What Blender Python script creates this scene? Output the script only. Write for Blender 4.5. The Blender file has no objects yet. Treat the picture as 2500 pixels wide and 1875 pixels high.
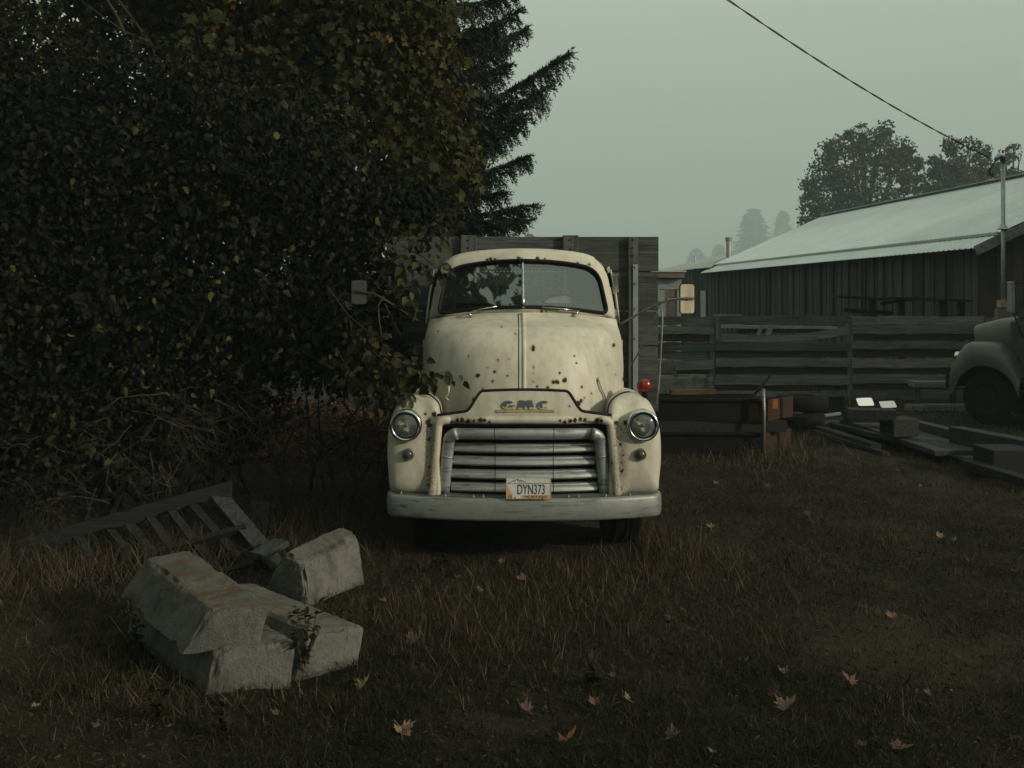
import bpy, bmesh, math, random
import numpy as np
from mathutils import Vector, Matrix, noise as mnoise

R = math.radians
rng = np.random.default_rng(7)
random.seed(7)
scene = bpy.context.scene
COL = scene.collection

# ------------------------------------------------------------------ camera, sky, sun, exposure
FPX, HORIZON, CAMH = 2430.0, 735.0, 2.0          # focal length in photo pixels, horizon row, eye height
cam_d = bpy.data.cameras.new('camera')
cam = bpy.data.objects.new('camera', cam_d)
COL.objects.link(cam)
cam.location = (0, 0, CAMH)
cam.rotation_euler = (R(90), 0, 0)
cam_d.sensor_width = 36.0
cam_d.lens = 36.0 * FPX / 2500.0
cam_d.shift_y = -(937.5 - HORIZON) / 2500.0
cam_d.clip_start = 0.05
cam_d.clip_end = 6000
scene.camera = cam

SUN_AZ = (0.86, -0.51)                            # towards the sun: to the right of and behind the camera
SUN_EL = R(21)
world = bpy.data.worlds.new('World')
scene.world = world
world.use_nodes = True
wn, wl = world.node_tree.nodes, world.node_tree.links
wn.clear()
w_out = wn.new('ShaderNodeOutputWorld')
w_bg = wn.new('ShaderNodeBackground')
w_bg.inputs['Strength'].default_value = 0.1
w_sky = wn.new('ShaderNodeTexSky')
w_sky.sky_type = 'NISHITA'
w_sky.sun_disc = False
w_sky.sun_elevation = SUN_EL
w_sky.sun_rotation = math.atan2(SUN_AZ[0], SUN_AZ[1])
w_sky.air_density = 1.5
w_sky.dust_density = 4.0
w_mix = wn.new('ShaderNodeMix')
w_mix.data_type = 'RGBA'
w_mix.inputs[0].default_value = 0.93              # thick morning fog: an almost even pale green-grey sky
w_tc = wn.new('ShaderNodeTexCoord')
w_sep = wn.new('ShaderNodeSeparateXYZ')
w_ramp = wn.new('ShaderNodeValToRGB')
e = w_ramp.color_ramp.elements
e[0].position = 0.0; e[0].color = (2.6, 3.2, 2.55, 1)
e[1].position = 0.42; e[1].color = (6.0, 6.7, 5.6, 1)
wl.new(w_tc.outputs['Generated'], w_sep.inputs[0])
wl.new(w_sep.outputs['Z'], w_ramp.inputs[0])
wl.new(w_sky.outputs[0], w_mix.inputs[6])
wl.new(w_ramp.outputs[0], w_mix.inputs[7])
wl.new(w_mix.outputs[2], w_bg.inputs['Color'])
wl.new(w_bg.outputs[0], w_out.inputs['Surface'])

sun_d = bpy.data.lights.new('sun', 'SUN')
sun_d.energy = 3.5
sun_d.angle = R(4.0)
sun_d.color = (1.0, 0.90, 0.74)
sun = bpy.data.objects.new('sun', sun_d)
COL.objects.link(sun)
sdir = Vector((SUN_AZ[0] * math.cos(SUN_EL), SUN_AZ[1] * math.cos(SUN_EL), math.sin(SUN_EL)))
sun.rotation_euler = sdir.to_track_quat('Z', 'Y').to_euler()
sun.location = (20, -15, 20)

scene.view_settings.view_transform = 'Standard'
scene.view_settings.look = 'None'
scene.view_settings.exposure = 0.0
scene.view_settings.gamma = 1.0
scene.view_settings.use_curve_mapping = False
scene.render.engine = 'CYCLES'
cy = scene.cycles
cy.use_denoising = True
cy.max_bounces = 6
cy.diffuse_bounces = 3
cy.glossy_bounces = 3
cy.transmission_bounces = 4
cy.transparent_max_bounces = 8
cy.volume_bounces = 0
cy.sample_clamp_indirect = 4.0
cy.caustics_reflective = False
cy.caustics_refractive = False


def P(px, py, Y):
    """A point at distance Y seen at photo pixel (px, py)."""
    return Vector(((px - 1250) * Y / FPX, Y, CAMH - (py - HORIZON) * Y / FPX))


def G(px, py, z=0.0):
    """A point at height z on the ground plane seen at photo pixel (px, py)."""
    Y = (CAMH - z) * FPX / (py - HORIZON)
    return Vector(((px - 1250) * Y / FPX, Y, z))


# ------------------------------------------------------------------ numeric noise
_tab = rng.random((256, 256))


def vn2(x, y, f=1.0, ox=0.0):
    x = np.asarray(x, float) * f + ox
    y = np.asarray(y, float) * f + ox * 1.7
    xi = np.floor(x).astype(int); yi = np.floor(y).astype(int)
    fx = x - xi; fy = y - yi
    fx = fx * fx * (3 - 2 * fx); fy = fy * fy * (3 - 2 * fy)
    a = _tab[xi % 256, yi % 256]; b = _tab[(xi + 1) % 256, yi % 256]
    c = _tab[xi % 256, (yi + 1) % 256]; d = _tab[(xi + 1) % 256, (yi + 1) % 256]
    return (a * (1 - fx) + b * fx) * (1 - fy) + (c * (1 - fx) + d * fx) * fy


# ------------------------------------------------------------------ materials
def new_mat(name):
    m = bpy.data.materials.new(name)
    m.use_nodes = True
    nt = m.node_tree
    b = nt.nodes.get('Principled BSDF')
    return m, nt, b


def nd(nt, typ, **kw):
    n = nt.nodes.new(typ)
    for k, v in kw.items():
        setattr(n, k, v)
    return n


def ramp(nt, fac, stops):
    r = nt.nodes.new('ShaderNodeValToRGB')
    el = r.color_ramp.elements
    while len(el) < len(stops):
        el.new(0.5)
    for i, (p, c) in enumerate(stops):
        el[i].position = p
        el[i].color = (c[0], c[1], c[2], 1) if not isinstance(c, (int, float)) else (c, c, c, 1)
    nt.links.new(fac, r.inputs[0])
    return r.outputs[0]


def noise_tex(nt, scale, detail=4.0, rough=0.6, vec=None, stretch=None, dist=0.0):
    n = nt.nodes.new('ShaderNodeTexNoise')
    n.inputs['Scale'].default_value = scale
    n.inputs['Detail'].default_value = detail
    n.inputs['Roughness'].default_value = rough
    n.inputs['Distortion'].default_value = dist
    if vec is None:
        tc = nt.nodes.new('ShaderNodeTexCoord')
        vec = tc.outputs['Object']
    if stretch:
        mp = nt.nodes.new('ShaderNodeMapping')
        mp.inputs['Scale'].default_value = stretch
        nt.links.new(vec, mp.inputs[0])
        vec = mp.outputs[0]
    nt.links.new(vec, n.inputs['Vector'])
    return n.outputs['Fac']


def mixc(nt, fac, a, b, mode='MIX'):
    m = nt.nodes.new('ShaderNodeMix')
    m.data_type = 'RGBA'
    m.blend_type = mode
    for sock, v in ((0, fac), (6, a), (7, b)):
        if hasattr(v, 'is_linked') or hasattr(v, 'links'):
            nt.links.new(v, m.inputs[sock])
        elif isinstance(v, (int, float)):
            m.inputs[sock].default_value = v
        else:
            m.inputs[sock].default_value = (v[0], v[1], v[2], 1)
    return m.outputs[2]


def math_n(nt, op, a, b=None, clamp=False):
    m = nt.nodes.new('ShaderNodeMath')
    m.operation = op
    m.use_clamp = clamp
    for i, v in enumerate((a, b)):
        if v is None:
            continue
        if isinstance(v, (int, float)):
            m.inputs[i].default_value = v
        else:
            nt.links.new(v, m.inputs[i])
    return m.outputs[0]


def bump(nt, b, height, strength=0.3, dist=0.01):
    bn = nt.nodes.new('ShaderNodeBump')
    bn.inputs['Strength'].default_value = strength
    bn.inputs['Distance'].default_value = dist
    nt.links.new(height, bn.inputs['Height'])
    nt.links.new(bn.outputs[0], b.inputs['Normal'])


def obj_random(nt):
    return nd(nt, 'ShaderNodeObjectInfo').outputs['Random']


def simple(name, col, rough=0.6, metal=0.0, var=0.25, scale=8.0, bmp=0.0, stretch=None):
    m, nt, b = new_mat(name)
    n = noise_tex(nt, scale, 5, 0.6, stretch=stretch)
    lo = [c * (1 - var) for c in col]; hi = [min(1, c * (1 + var)) for c in col]
    nt.links.new(ramp(nt, n, [(0.3, lo), (0.7, hi)]), b.inputs['Base Color'])
    b.inputs['Roughness'].default_value = rough
    b.inputs['Metallic'].default_value = metal
    if rough > 0.55:
        b.inputs['Specular IOR Level'].default_value = 0.15
    if bmp:
        bump(nt, b, n, bmp, 0.01)
    return m


def paint(name, col, spots, grime=0.35, band=None, rough=0.5):
    """Old cream paint: soft grime, fine chips, and rust holes at given (x, z, r) in the thing's own frame."""
    m, nt, b = new_mat(name)
    tc = nd(nt, 'ShaderNodeTexCoord')
    sep = nd(nt, 'ShaderNodeSeparateXYZ')
    nt.links.new(tc.outputs['Object'], sep.inputs[0])
    n1 = noise_tex(nt, 2.2, 6, 0.62)
    n2 = noise_tex(nt, 26, 5, 0.7)
    n3 = noise_tex(nt, 9.0, 6, 0.6, stretch=(1.6, 1.6, 0.35))
    base = ramp(nt, n1, [(0.30, [c * 0.74 for c in col]), (0.52, col), (0.8, [min(1, c * 1.06) for c in col])])
    base = mixc(nt, math_n(nt, 'MULTIPLY', ramp(nt, n3, [(0.44, 0.0), (0.70, 1.0)]), grime), base,
                (col[0] * 0.48, col[1] * 0.48, col[2] * 0.45))
    base = mixc(nt, math_n(nt, 'MULTIPLY', ramp(nt, n2, [(0.56, 0.0), (0.72, 1.0)]), 0.22), base,
                (col[0] * 0.6, col[1] * 0.55, col[2] * 0.45))
    # faint pale blotches and wiped streaks
    n6 = noise_tex(nt, 5.5, 3, 0.5, stretch=(1, 1, 1), dist=1.2)
    base = mixc(nt, math_n(nt, 'MULTIPLY', ramp(nt, n6, [(0.62, 0.0), (0.70, 1.0)]), 0.35), base, [min(1, c * 1.1) for c in col])
    # rust
    nrm = noise_tex(nt, 42, 3, 0.6)
    wob = math_n(nt, 'MULTIPLY', math_n(nt, 'SUBTRACT', nrm, 0.5), 0.034)
    comb = nd(nt, 'ShaderNodeCombineXYZ')
    nt.links.new(sep.outputs['X'], comb.inputs[0])
    nt.links.new(sep.outputs['Z'], comb.inputs[2])
    acc = None
    for (x, z, r) in spots:
        d = nd(nt, 'ShaderNodeVectorMath', operation='DISTANCE')
        nt.links.new(comb.outputs[0], d.inputs[0])
        d.inputs[1].default_value = (x, 0, z)
        v = math_n(nt, 'SUBTRACT', r, d.outputs['Value'])
        acc = v if acc is None else math_n(nt, 'MAXIMUM', acc, v)
    if acc is None:
        acc = math_n(nt, 'SUBTRACT', nrm, 10.0)
    fld = math_n(nt, 'ADD', acc, wob)
    mask = ramp(nt, math_n(nt, 'MULTIPLY', math_n(nt, 'ADD', fld, 0.002), 250.0, True), [(0.0, 0.0), (1.0, 1.0)])
    halo = ramp(nt, math_n(nt, 'MULTIPLY', math_n(nt, 'ADD', fld, 0.014), 62.0, True), [(0.0, 0.0), (1.0, 1.0)])
    fine = noise_tex(nt, 95, 4, 0.75)
    big = noise_tex(nt, 4.0, 4, 0.6)
    chips = math_n(nt, 'MULTIPLY', ramp(nt, fine, [(0.67, 0.0), (0.70, 1.0)]), ramp(nt, big, [(0.50, 0.0), (0.64, 1.0)]))
    if band:
        ax = math_n(nt, 'ABSOLUTE', sep.outputs['X'])
        b0 = math_n(nt, 'MULTIPLY', math_n(nt, 'SUBTRACT', ax, band[0]), 40, True)
        b1 = math_n(nt, 'MULTIPLY', math_n(nt, 'SUBTRACT', band[1], ax), 16, True)
        bz = math_n(nt, 'MULTIPLY', math_n(nt, 'SUBTRACT', band[2], sep.outputs['Z']), 12, True)
        bb = math_n(nt, 'MULTIPLY', math_n(nt, 'MULTIPLY', b0, b1), bz)
        f2 = noise_tex(nt, 70, 5, 0.8)
        sp = math_n(nt, 'MULTIPLY', bb, ramp(nt, f2, [(0.50, 0.0), (0.60, 1.0)]))
        chips = math_n(nt, 'MAXIMUM', chips, math_n(nt, 'MULTIPLY', sp, 0.85))
        base = mixc(nt, math_n(nt, 'MULTIPLY', bb, 0.35), base, (0.20, 0.14, 0.08))
    base = mixc(nt, math_n(nt, 'MULTIPLY', halo, 0.55), base, (0.16, 0.085, 0.035))
    rustc = ramp(nt, noise_tex(nt, 60, 4, 0.7), [(0.3, (0.010, 0.008, 0.007)), (0.62, (0.030, 0.020, 0.013)), (0.8, (0.09, 0.045, 0.02))])
    tot = math_n(nt, 'MAXIMUM', mask, chips, True)
    nt.links.new(mixc(nt, tot, base, rustc), b.inputs['Base Color'])
    nt.links.new(ramp(nt, tot, [(0.0, rough), (1.0, 0.9)]), b.inputs['Roughness'])
    b.inputs['Specular IOR Level'].default_value = 0.35
    dents = noise_tex(nt, 3.0, 3, 0.5)
    h = math_n(nt, 'SUBTRACT', math_n(nt, 'ADD', math_n(nt, 'MULTIPLY', n2, 0.12), dents), math_n(nt, 'MULTIPLY', tot, 0.25))
    bump(nt, b, h, 0.25, 0.012)
    return m


def wood(name, lo, hi, axis=0, rough=0.85, objvar=0.35, knots=True):
    """Weathered boards: grain stretched along one axis, tone differing from board to board."""
    m, nt, b = new_mat(name)
    st = [14.0, 14.0, 14.0]; st[axis] = 0.7
    tc = nd(nt, 'ShaderNodeTexCoord')
    rnd = obj_random(nt)
    off = nd(nt, 'ShaderNodeCombineXYZ')
    for i in range(3):
        nt.links.new(math_n(nt, 'MULTIPLY', rnd, 37.0 + 11 * i), off.inputs[i])
    add = nd(nt, 'ShaderNodeVectorMath', operation='ADD')
    nt.links.new(tc.outputs['Object'], add.inputs[0]); nt.links.new(off.outputs[0], add.inputs[1])
    g = noise_tex(nt, 2.0, 8, 0.72, vec=add.outputs[0], stretch=st, dist=0.6)
    g2 = noise_tex(nt, 7.0, 6, 0.7, vec=add.outputs[0], stretch=st)
    bl = noise_tex(nt, 1.7, 4, 0.6, vec=add.outputs[0])
    c = ramp(nt, g, [(0.25, [v * 0.35 for v in lo]), (0.45, lo), (0.7, hi)])
    c = mixc(nt, math_n(nt, 'MULTIPLY', ramp(nt, g2, [(0.52, 0.0), (0.66, 1.0)]), 0.5), c, [v * 0.4 for v in lo])
    c = mixc(nt, math_n(nt, 'MULTIPLY', ramp(nt, bl, [(0.45, 0.0), (0.72, 1.0)]), 0.55), c, [v * 0.55 for v in lo])
    hsv = nd(nt, 'ShaderNodeHueSaturation')
    nt.links.new(c, hsv.inputs['Color'])
    nt.links.new(ramp(nt, rnd, [(0.0, 1 - objvar), (1.0, 1 + objvar)]), hsv.inputs['Value'])
    nt.links.new(hsv.outputs[0], b.inputs['Base Color'])
    b.inputs['Roughness'].default_value = rough
    b.inputs['Specular IOR Level'].default_value = 0.2
    bump(nt, b, g2, 0.6, 0.006)
    return m


def leafmat(name, stops, trans=0.3, rough=0.55):
    m, nt, b = new_mat(name)
    at = nd(nt, 'ShaderNodeAttribute', attribute_name='rnd')
    c = ramp(nt, at.outputs['Fac'], stops)
    nt.links.new(c, b.inputs['Base Color'])
    b.inputs['Roughness'].default_value = rough
    b.inputs['Specular IOR Level'].default_value = 0.12
    if trans > 0:
        tr = nd(nt, 'ShaderNodeBsdfTranslucent')
        nt.links.new(c, tr.inputs['Color'])
        mx = nd(nt, 'ShaderNodeMixShader')
        mx.inputs[0].default_value = trans
        out = nt.nodes['Material Output']
        nt.links.new(b.outputs[0], mx.inputs[1]); nt.links.new(tr.outputs[0], mx.inputs[2])
        nt.links.new(mx.outputs[0], out.inputs['Surface'])
    return m


def rusty(name, c0, c1, rough=0.85, metal=0.0):
    m, nt, b = new_mat(name)
    n = noise_tex(nt, 5, 7, 0.7)
    n2 = noise_tex(nt, 30, 5, 0.7)
    c = ramp(nt, n, [(0.3, c0), (0.7, c1)])
    c = mixc(nt, math_n(nt, 'MULTIPLY', ramp(nt, n2, [(0.5, 0.0), (0.7, 1.0)]), 0.5), c, [v * 0.35 for v in c0])
    nt.links.new(c, b.inputs['Base Color'])
    b.inputs['Roughness'].default_value = rough
    b.inputs['Metallic'].default_value = metal
    b.inputs['Specular IOR Level'].default_value = 0.12
    bump(nt, b, n2, 0.3, 0.004)
    return m


MAT = {}
CREAM = (0.52, 0.485, 0.385)
MAT['black_rubber'] = simple('black_rubber', (0.012, 0.012, 0.012), 0.7, var=0.4, scale=20)
MAT['tyre'] = simple('tyre_rubber', (0.0055, 0.0055, 0.0055), 0.9, var=0.5, scale=15, bmp=0.3)
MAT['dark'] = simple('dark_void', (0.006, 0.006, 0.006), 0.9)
MAT['interior'] = simple('cab_interior', (0.018, 0.020, 0.019), 0.8, var=0.3)
MAT['seat'] = simple('seat_vinyl', (0.05, 0.052, 0.045), 0.6, var=0.3, scale=4)
MAT['headlining'] = simple('interior_lining', (0.035, 0.037, 0.034), 0.8)
MAT['steel_dark'] = rusty('dark_steel', (0.03, 0.024, 0.02), (0.06, 0.045, 0.035))
MAT['rust_brown'] = rusty('rust_brown', (0.055, 0.030, 0.018), (0.11, 0.058, 0.034))
MAT['rust_dark'] = rusty('rust_dark', (0.007, 0.0055, 0.005), (0.015, 0.0105, 0.008))
MAT['rust_orange'] = rusty('rust_orange', (0.20, 0.07, 0.025), (0.33, 0.12, 0.045))


def silver_paint(name, col, rough, metal, scratch):
    m, nt, b = new_mat(name)
    n = noise_tex(nt, 6, 6, 0.65)
    n2 = noise_tex(nt, 3.0, 7, 0.7, stretch=(0.8, 6, 14))
    n3 = noise_tex(nt, 50, 4, 0.7)
    c = ramp(nt, n, [(0.3, [v * 0.72 for v in col]), (0.65, col)])
    c = mixc(nt, math_n(nt, 'MULTIPLY', ramp(nt, n2, [(0.53, 0.0), (0.66, 1.0)]), scratch), c, (0.035, 0.03, 0.025))
    c = mixc(nt, math_n(nt, 'MULTIPLY', ramp(nt, n3, [(0.64, 0.0), (0.72, 1.0)]), scratch), c, (0.10, 0.055, 0.03))
    nt.links.new(c, b.inputs['Base Color'])
    nt.links.new(ramp(nt, n, [(0.2, min(1, rough + 0.12)), (0.8, rough)]), b.inputs['Roughness'])
    b.inputs['Metallic'].default_value = metal
    bump(nt, b, n2, 0.08, 0.004)
    return m


MAT['bumper'] = silver_paint('bumper_paint', (0.25, 0.265, 0.245), 0.42, 0.35, 0.75)
MAT['grille'] = silver_paint('grille_silver', (0.40, 0.415, 0.40), 0.40, 0.6, 0.8)
MAT['chrome'] = silver_paint('chrome', (0.62, 0.64, 0.64), 0.14, 1.0, 0.3)
MAT['wire_steel'] = silver_paint('old_steel_rod', (0.22, 0.21, 0.19), 0.45, 0.7, 0.7)
MAT['galv'] = silver_paint('galvanised_pipe', (0.36, 0.38, 0.38), 0.4, 0.7, 0.3)


def glass_pane(name, tint, refl, rough=0.02):
    m, nt, b = new_mat(name)
    nt.nodes.remove(b)
    out = nt.nodes['Material Output']
    gl = nd(nt, 'ShaderNodeBsdfGlossy'); gl.inputs['Roughness'].default_value = rough
    gl.inputs['Color'].default_value = (0.9, 0.95, 0.93, 1)
    tr = nd(nt, 'ShaderNodeBsdfTransparent'); tr.inputs['Color'].default_value = (*tint, 1)
    df = nd(nt, 'ShaderNodeBsdfDiffuse'); df.inputs['Color'].default_value = (0.10, 0.11, 0.10, 1)
    fr = nd(nt, 'ShaderNodeFresnel'); fr.inputs['IOR'].default_value = 1.5
    fac = math_n(nt, 'ADD', fr.outputs[0], refl, True)
    n = noise_tex(nt, 2.5, 5, 0.65)
    dust = math_n(nt, 'MULTIPLY', ramp(nt, n, [(0.35, 0.0), (0.8, 1.0)]), 0.16)
    m0 = nd(nt, 'ShaderNodeMixShader'); nt.links.new(dust, m0.inputs[0])
    nt.links.new(tr.outputs[0], m0.inputs[1]); nt.links.new(df.outputs[0], m0.inputs[2])
    m1 = nd(nt, 'ShaderNodeMixShader'); nt.links.new(fac, m1.inputs[0])
    nt.links.new(m0.outputs[0], m1.inputs[1]); nt.links.new(gl.outputs[0], m1.inputs[2])
    nt.links.new(m1.outputs[0], out.inputs['Surface'])
    return m


MAT['windshield'] = glass_pane('windshield_glass', (0.62, 0.68, 0.65), 0.15)
MAT['window'] = glass_pane('window_glass', (0.72, 0.76, 0.74), 0.05)


def lens_mat(name, col, rough=0.12):
    m, nt, b = new_mat(name)
    b.inputs['Base Color'].default_value = (*col, 1)
    b.inputs['Roughness'].default_value = rough
    b.inputs['Transmission Weight'].default_value = 0.75
    b.inputs['IOR'].default_value = 1.45
    tc = nd(nt, 'ShaderNodeTexCoord')
    w = nd(nt, 'ShaderNodeTexWave', wave_type='BANDS', bands_direction='X')
    w.inputs['Scale'].default_value = 16
    nt.links.new(tc.outputs['Object'], w.inputs['Vector'])
    bump(nt, b, w.outputs['Fac'], 0.25, 0.004)
    return m


MAT['lens'] = glass_pane('headlight_lens', (0.95, 0.97, 0.96), 0.06, 0.05)
MAT['lens_amber'] = simple('smoked_lens', (0.06, 0.055, 0.045), 0.18, var=0.3, scale=30)
MAT['lens_red'] = simple('red_lens', (0.20, 0.018, 0.008), 0.22, var=0.35, scale=18)
MAT['reflector'] = simple('lamp_reflector', (0.85, 0.88, 0.87), 0.34, 0.7, var=0.4, scale=26)

# ------------------------------------------------------------------ mesh building


class MB:
    def __init__(self):
        self.v = []; self.f = []

    def add(self, verts, faces):
        o = len(self.v)
        self.v += [tuple(p) for p in verts]
        self.f += [tuple(i + o for i in f) for f in faces]
        return self

    def box(self, a, b):
        (x0, y0, z0), (x1, y1, z1) = a, b
        return self.add([(x0, y0, z0), (x1, y0, z0), (x1, y1, z0), (x0, y1, z0), (x0, y0, z1), (x1, y0, z1), (x1, y1, z1), (x0, y1, z1)],
                        [(0, 3, 2, 1), (4, 5, 6, 7), (0, 1, 5, 4), (1, 2, 6, 5), (2, 3, 7, 6), (3, 0, 4, 7)])

    def beam(self, p, q, w, h, up=(0, 0, 1), bevel=0.0):
        """A bar from p to q, width w (sideways) and height h (along up)."""
        p = Vector(p); q = Vector(q); t = (q - p).normalized()
        s = t.cross(Vector(up))
        if s.length < 1e-4:
            s = t.cross(Vector((0, 1, 0)))
        s.normalize(); u = s.cross(t).normalized()
        a, b_ = w / 2, h / 2
        if bevel <= 0:
            prof = [(-a, -b_), (a, -b_), (a, b_), (-a, b_)]
        else:
            c = bevel
            prof = [(-a + c, -b_), (a - c, -b_), (a, -b_ + c), (a, b_ - c), (a - c, b_), (-a + c, b_), (-a, b_ - c), (-a, -b_ + c)]
        n = len(prof)
        vs = [p + s * x + u * z for x, z in prof] + [q + s * x + u * z for x, z in prof]
        fs = [(i, (i + 1) % n, (i + 1) % n + n, i + n) for i in range(n)] + [tuple(range(n))[::-1], tuple(range(n, 2 * n))]
        return self.add(vs, fs)

    def rings(self, rings, closed=True, cap0=False, cap1=False):
        n = len(rings[0]); o = len(self.v)
        for r in rings:
            self.v += [tuple(p) for p in r]
        m = n if closed else n - 1
        for j in range(len(rings) - 1):
            for i in range(m):
                a = o + j * n + i; b_ = o + j * n + (i + 1) % n
                self.f.append((a, b_, b_ + n, a + n))
        if cap0:
            self.f.append(tuple(o + i for i in range(n))[::-1])
        if cap1:
            self.f.append(tuple(o + (len(rings) - 1) * n + i for i in range(n)))
        return self

    def tube(self, pts, rad, n=8, flat=None, cap=True):
        """A round (or, with flat=(a, b, up), elliptic) tube along pts; rad is one number or one per point."""
        pts = [Vector(p) for p in pts]
        k = len(pts)
        rad = [rad] * k if isinstance(rad, (int, float)) else rad
        rings = []
        prev = None
        for i in range(k):
            t = (pts[min(i + 1, k - 1)] - pts[max(i - 1, 0)]).normalized()
            if flat:
                u = Vector(flat[2]); s = t.cross(u).normalized(); u = s.cross(t).normalized()
            else:
                if prev is None:
                    u = Vector((0, 0, 1)) if abs(t.z) < 0.9 else Vector((1, 0, 0))
                else:
                    u = prev
                s = t.cross(u).normalized(); u = s.cross(t).normalized(); prev = u
            a = flat[0] if flat else rad[i]; b_ = flat[1] if flat else rad[i]
            rings.append([pts[i] + s * (a * math.cos(2 * math.pi * j / n)) + u * (b_ * math.sin(2 * math.pi * j / n)) for j in range(n)])
        return self.rings(rings, True, cap, cap)

    def lathe(self, c, axis, prof, n=24, cap0=False, cap1=False):
        """Revolve (radius, distance along axis) about the axis through c."""
        c = Vector(c); t = Vector(axis).normalized()
        u = Vector((0, 0, 1)) if abs(t.z) < 0.9 else Vector((1, 0, 0))
        s = t.cross(u).normalized(); u = s.cross(t).normalized()
        rings = [[c + t * d + s * (r * math.cos(2 * math.pi * j / n)) + u * (r * math.sin(2 * math.pi * j / n)) for j in range(n)] for r, d in prof]
        return self.rings(rings, True, cap0, cap1)

    def grid(self, fn, us, vs):
        return self.rings([[fn(u, v) for u in us] for v in vs], closed=False)

    def build(self, name, mat, parent=None, smooth=False, loc=None, bev=0.0, kind=None, split=None):
        me = bpy.data.meshes.new(name)
        me.from_pydata(self.v, [], self.f)
        me.validate(clean_customdata=False)
        if smooth:
            me.polygons.foreach_set('use_smooth', [True] * len(me.polygons))
        o = link(name, me, mat, parent)
        bm = bmesh.new(); bm.from_mesh(me)
        bmesh.ops.recalc_face_normals(bm, faces=bm.faces)
        if split:
            ed = [e_ for e_ in bm.edges if len(e_.link_faces) == 2 and e_.calc_face_angle(0) > R(split)]
            bmesh.ops.split_edges(bm, edges=ed)
        bm.to_mesh(me); bm.free()
        if bev > 0:
            md = o.modifiers.new('bevel', 'BEVEL'); md.width = bev; md.segments = 2; md.limit_method = 'ANGLE'
        if loc is not None:
            o.location = loc
        if kind:
            o['kind'] = kind
        return o


def link(name, data, mat=None, parent=None):
    o = bpy.data.objects.new(name, data)
    COL.objects.link(o)
    if mat is not None:
        data.materials.append(MAT[mat] if isinstance(mat, str) else mat)
    if parent is not None:
        o.parent = parent
    return o


def thing(name, label, cat, loc=(0, 0, 0), rz=0.0, group=None):
    o = bpy.data.objects.new(name, None)
    COL.objects.link(o)
    o.location = loc; o.rotation_euler = (0, 0, rz)
    o.empty_display_size = 0.2
    return tag(o, label, cat, group)


def tag(o, label, cat, group=None, kind=None):
    o['label'] = label; o['category'] = cat
    if group:
        o['group'] = group
    if kind:
        o['kind'] = kind
    return o


def structure(o):
    o['kind'] = 'structure'
    return o


def scatter_mesh(name, pos, along, normal, length, width, tv, tf, rnd=None):
    """One mesh of many copies of a small template (side, along, normal) placed at pos."""
    n = len(pos); k = len(tv)
    a = along / np.linalg.norm(along, axis=1, keepdims=True)
    s = np.cross(a, normal); s /= np.maximum(np.linalg.norm(s, axis=1, keepdims=True), 1e-6)
    m = np.cross(s, a)
    tv = np.asarray(tv, float)
    V = (pos[:, None, :] + s[:, None, :] * (tv[None, :, 0:1] * width[:, None, None]) +
         a[:, None, :] * (tv[None, :, 1:2] * length[:, None, None]) + m[:, None, :] * (tv[None, :, 2:3] * width[:, None, None]))
    V = V.reshape(-1, 3)
    fl = np.concatenate([np.asarray(f) for f in tf]); ls = np.array([len(f) for f in tf])
    L = (fl[None, :] + (np.arange(n) * k)[:, None]).ravel().astype(np.int32)
    tot = np.tile(ls, n); start = np.concatenate([[0], np.cumsum(tot)[:-1]]).astype(np.int32)
    me = bpy.data.meshes.new(name)
    me.vertices.add(len(V)); me.loops.add(len(L)); me.polygons.add(len(tot))
    me.vertices.foreach_set('co', V.ravel())
    me.loops.foreach_set('vertex_index', L)
    me.polygons.foreach_set('loop_start', start)
    me.update(calc_edges=True)
    if rnd is None:
        rnd = rng.random(n)
    at = me.attributes.new('rnd', 'FLOAT', 'POINT')
    at.data.foreach_set('value', np.repeat(rnd, k).astype(np.float32))
    return me


def unit(v):
    return v / np.maximum(np.linalg.norm(v, axis=-1, keepdims=True), 1e-9)


T_OVATE = ([(0, 0, 0), (-.40, .22, .10), (-.33, .58, .08), (0, 1, -.14), (.33, .58, .08), (.40, .22, .10)], [(0, 3, 2, 1), (0, 5, 4, 3)])
T_MAPLE = ([(0, 0, 0), (.42, .05, .06), (.30, .27, .03), (.62, .52, .10), (.26, .58, .02), (0, 1, -.08),
            (-.42, .05, .06), (-.30, .27, .03), (-.62, .52, .10), (-.26, .58, .02)], [(0, 1, 2, 3, 4, 5), (0, 5, 9, 8, 7, 6)])
T_NEEDLE = ([(-.5, 0, 0), (.5, 0, 0), (0, 1, 0)], [(0, 1, 2)])
T_CLUMP = ([(-.45, .1, .1), (-.5, .65, -.1), (0, 1, .12), (.5, .6, -.05), (.4, .05, .1), (0, .35, .25)], [(0, 5, 2, 1), (5, 4, 3, 2)])

# ------------------------------------------------------------------ ground
MATG, nt, b = new_mat('trampled_soil_and_dead_grass')
n1 = noise_tex(nt, 0.9, 6, 0.65); n2 = noise_tex(nt, 9, 7, 0.72); n3 = noise_tex(nt, 60, 5, 0.75)
c = ramp(nt, n2, [(0.28, (0.005, 0.0042, 0.0034)), (0.5, (0.017, 0.0135, 0.0098)), (0.75, (0.042, 0.032, 0.022))])
c = mixc(nt, math_n(nt, 'MULTIPLY', ramp(nt, n1, [(0.42, 0.0), (0.65, 1.0)]), 0.7), c, (0.013, 0.016, 0.008))
c = mixc(nt, math_n(nt, 'MULTIPLY', ramp(nt, noise_tex(nt, 0.55, 5, 0.7, dist=0.8), [(0.50, 0.0), (0.62, 1.0)]), 0.6), c, (0.056, 0.042, 0.029))
c = mixc(nt, math_n(nt, 'MULTIPLY', ramp(nt, n3, [(0.58, 0.0), (0.72, 1.0)]), 0.6), c, (0.080, 0.060, 0.040))
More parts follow.
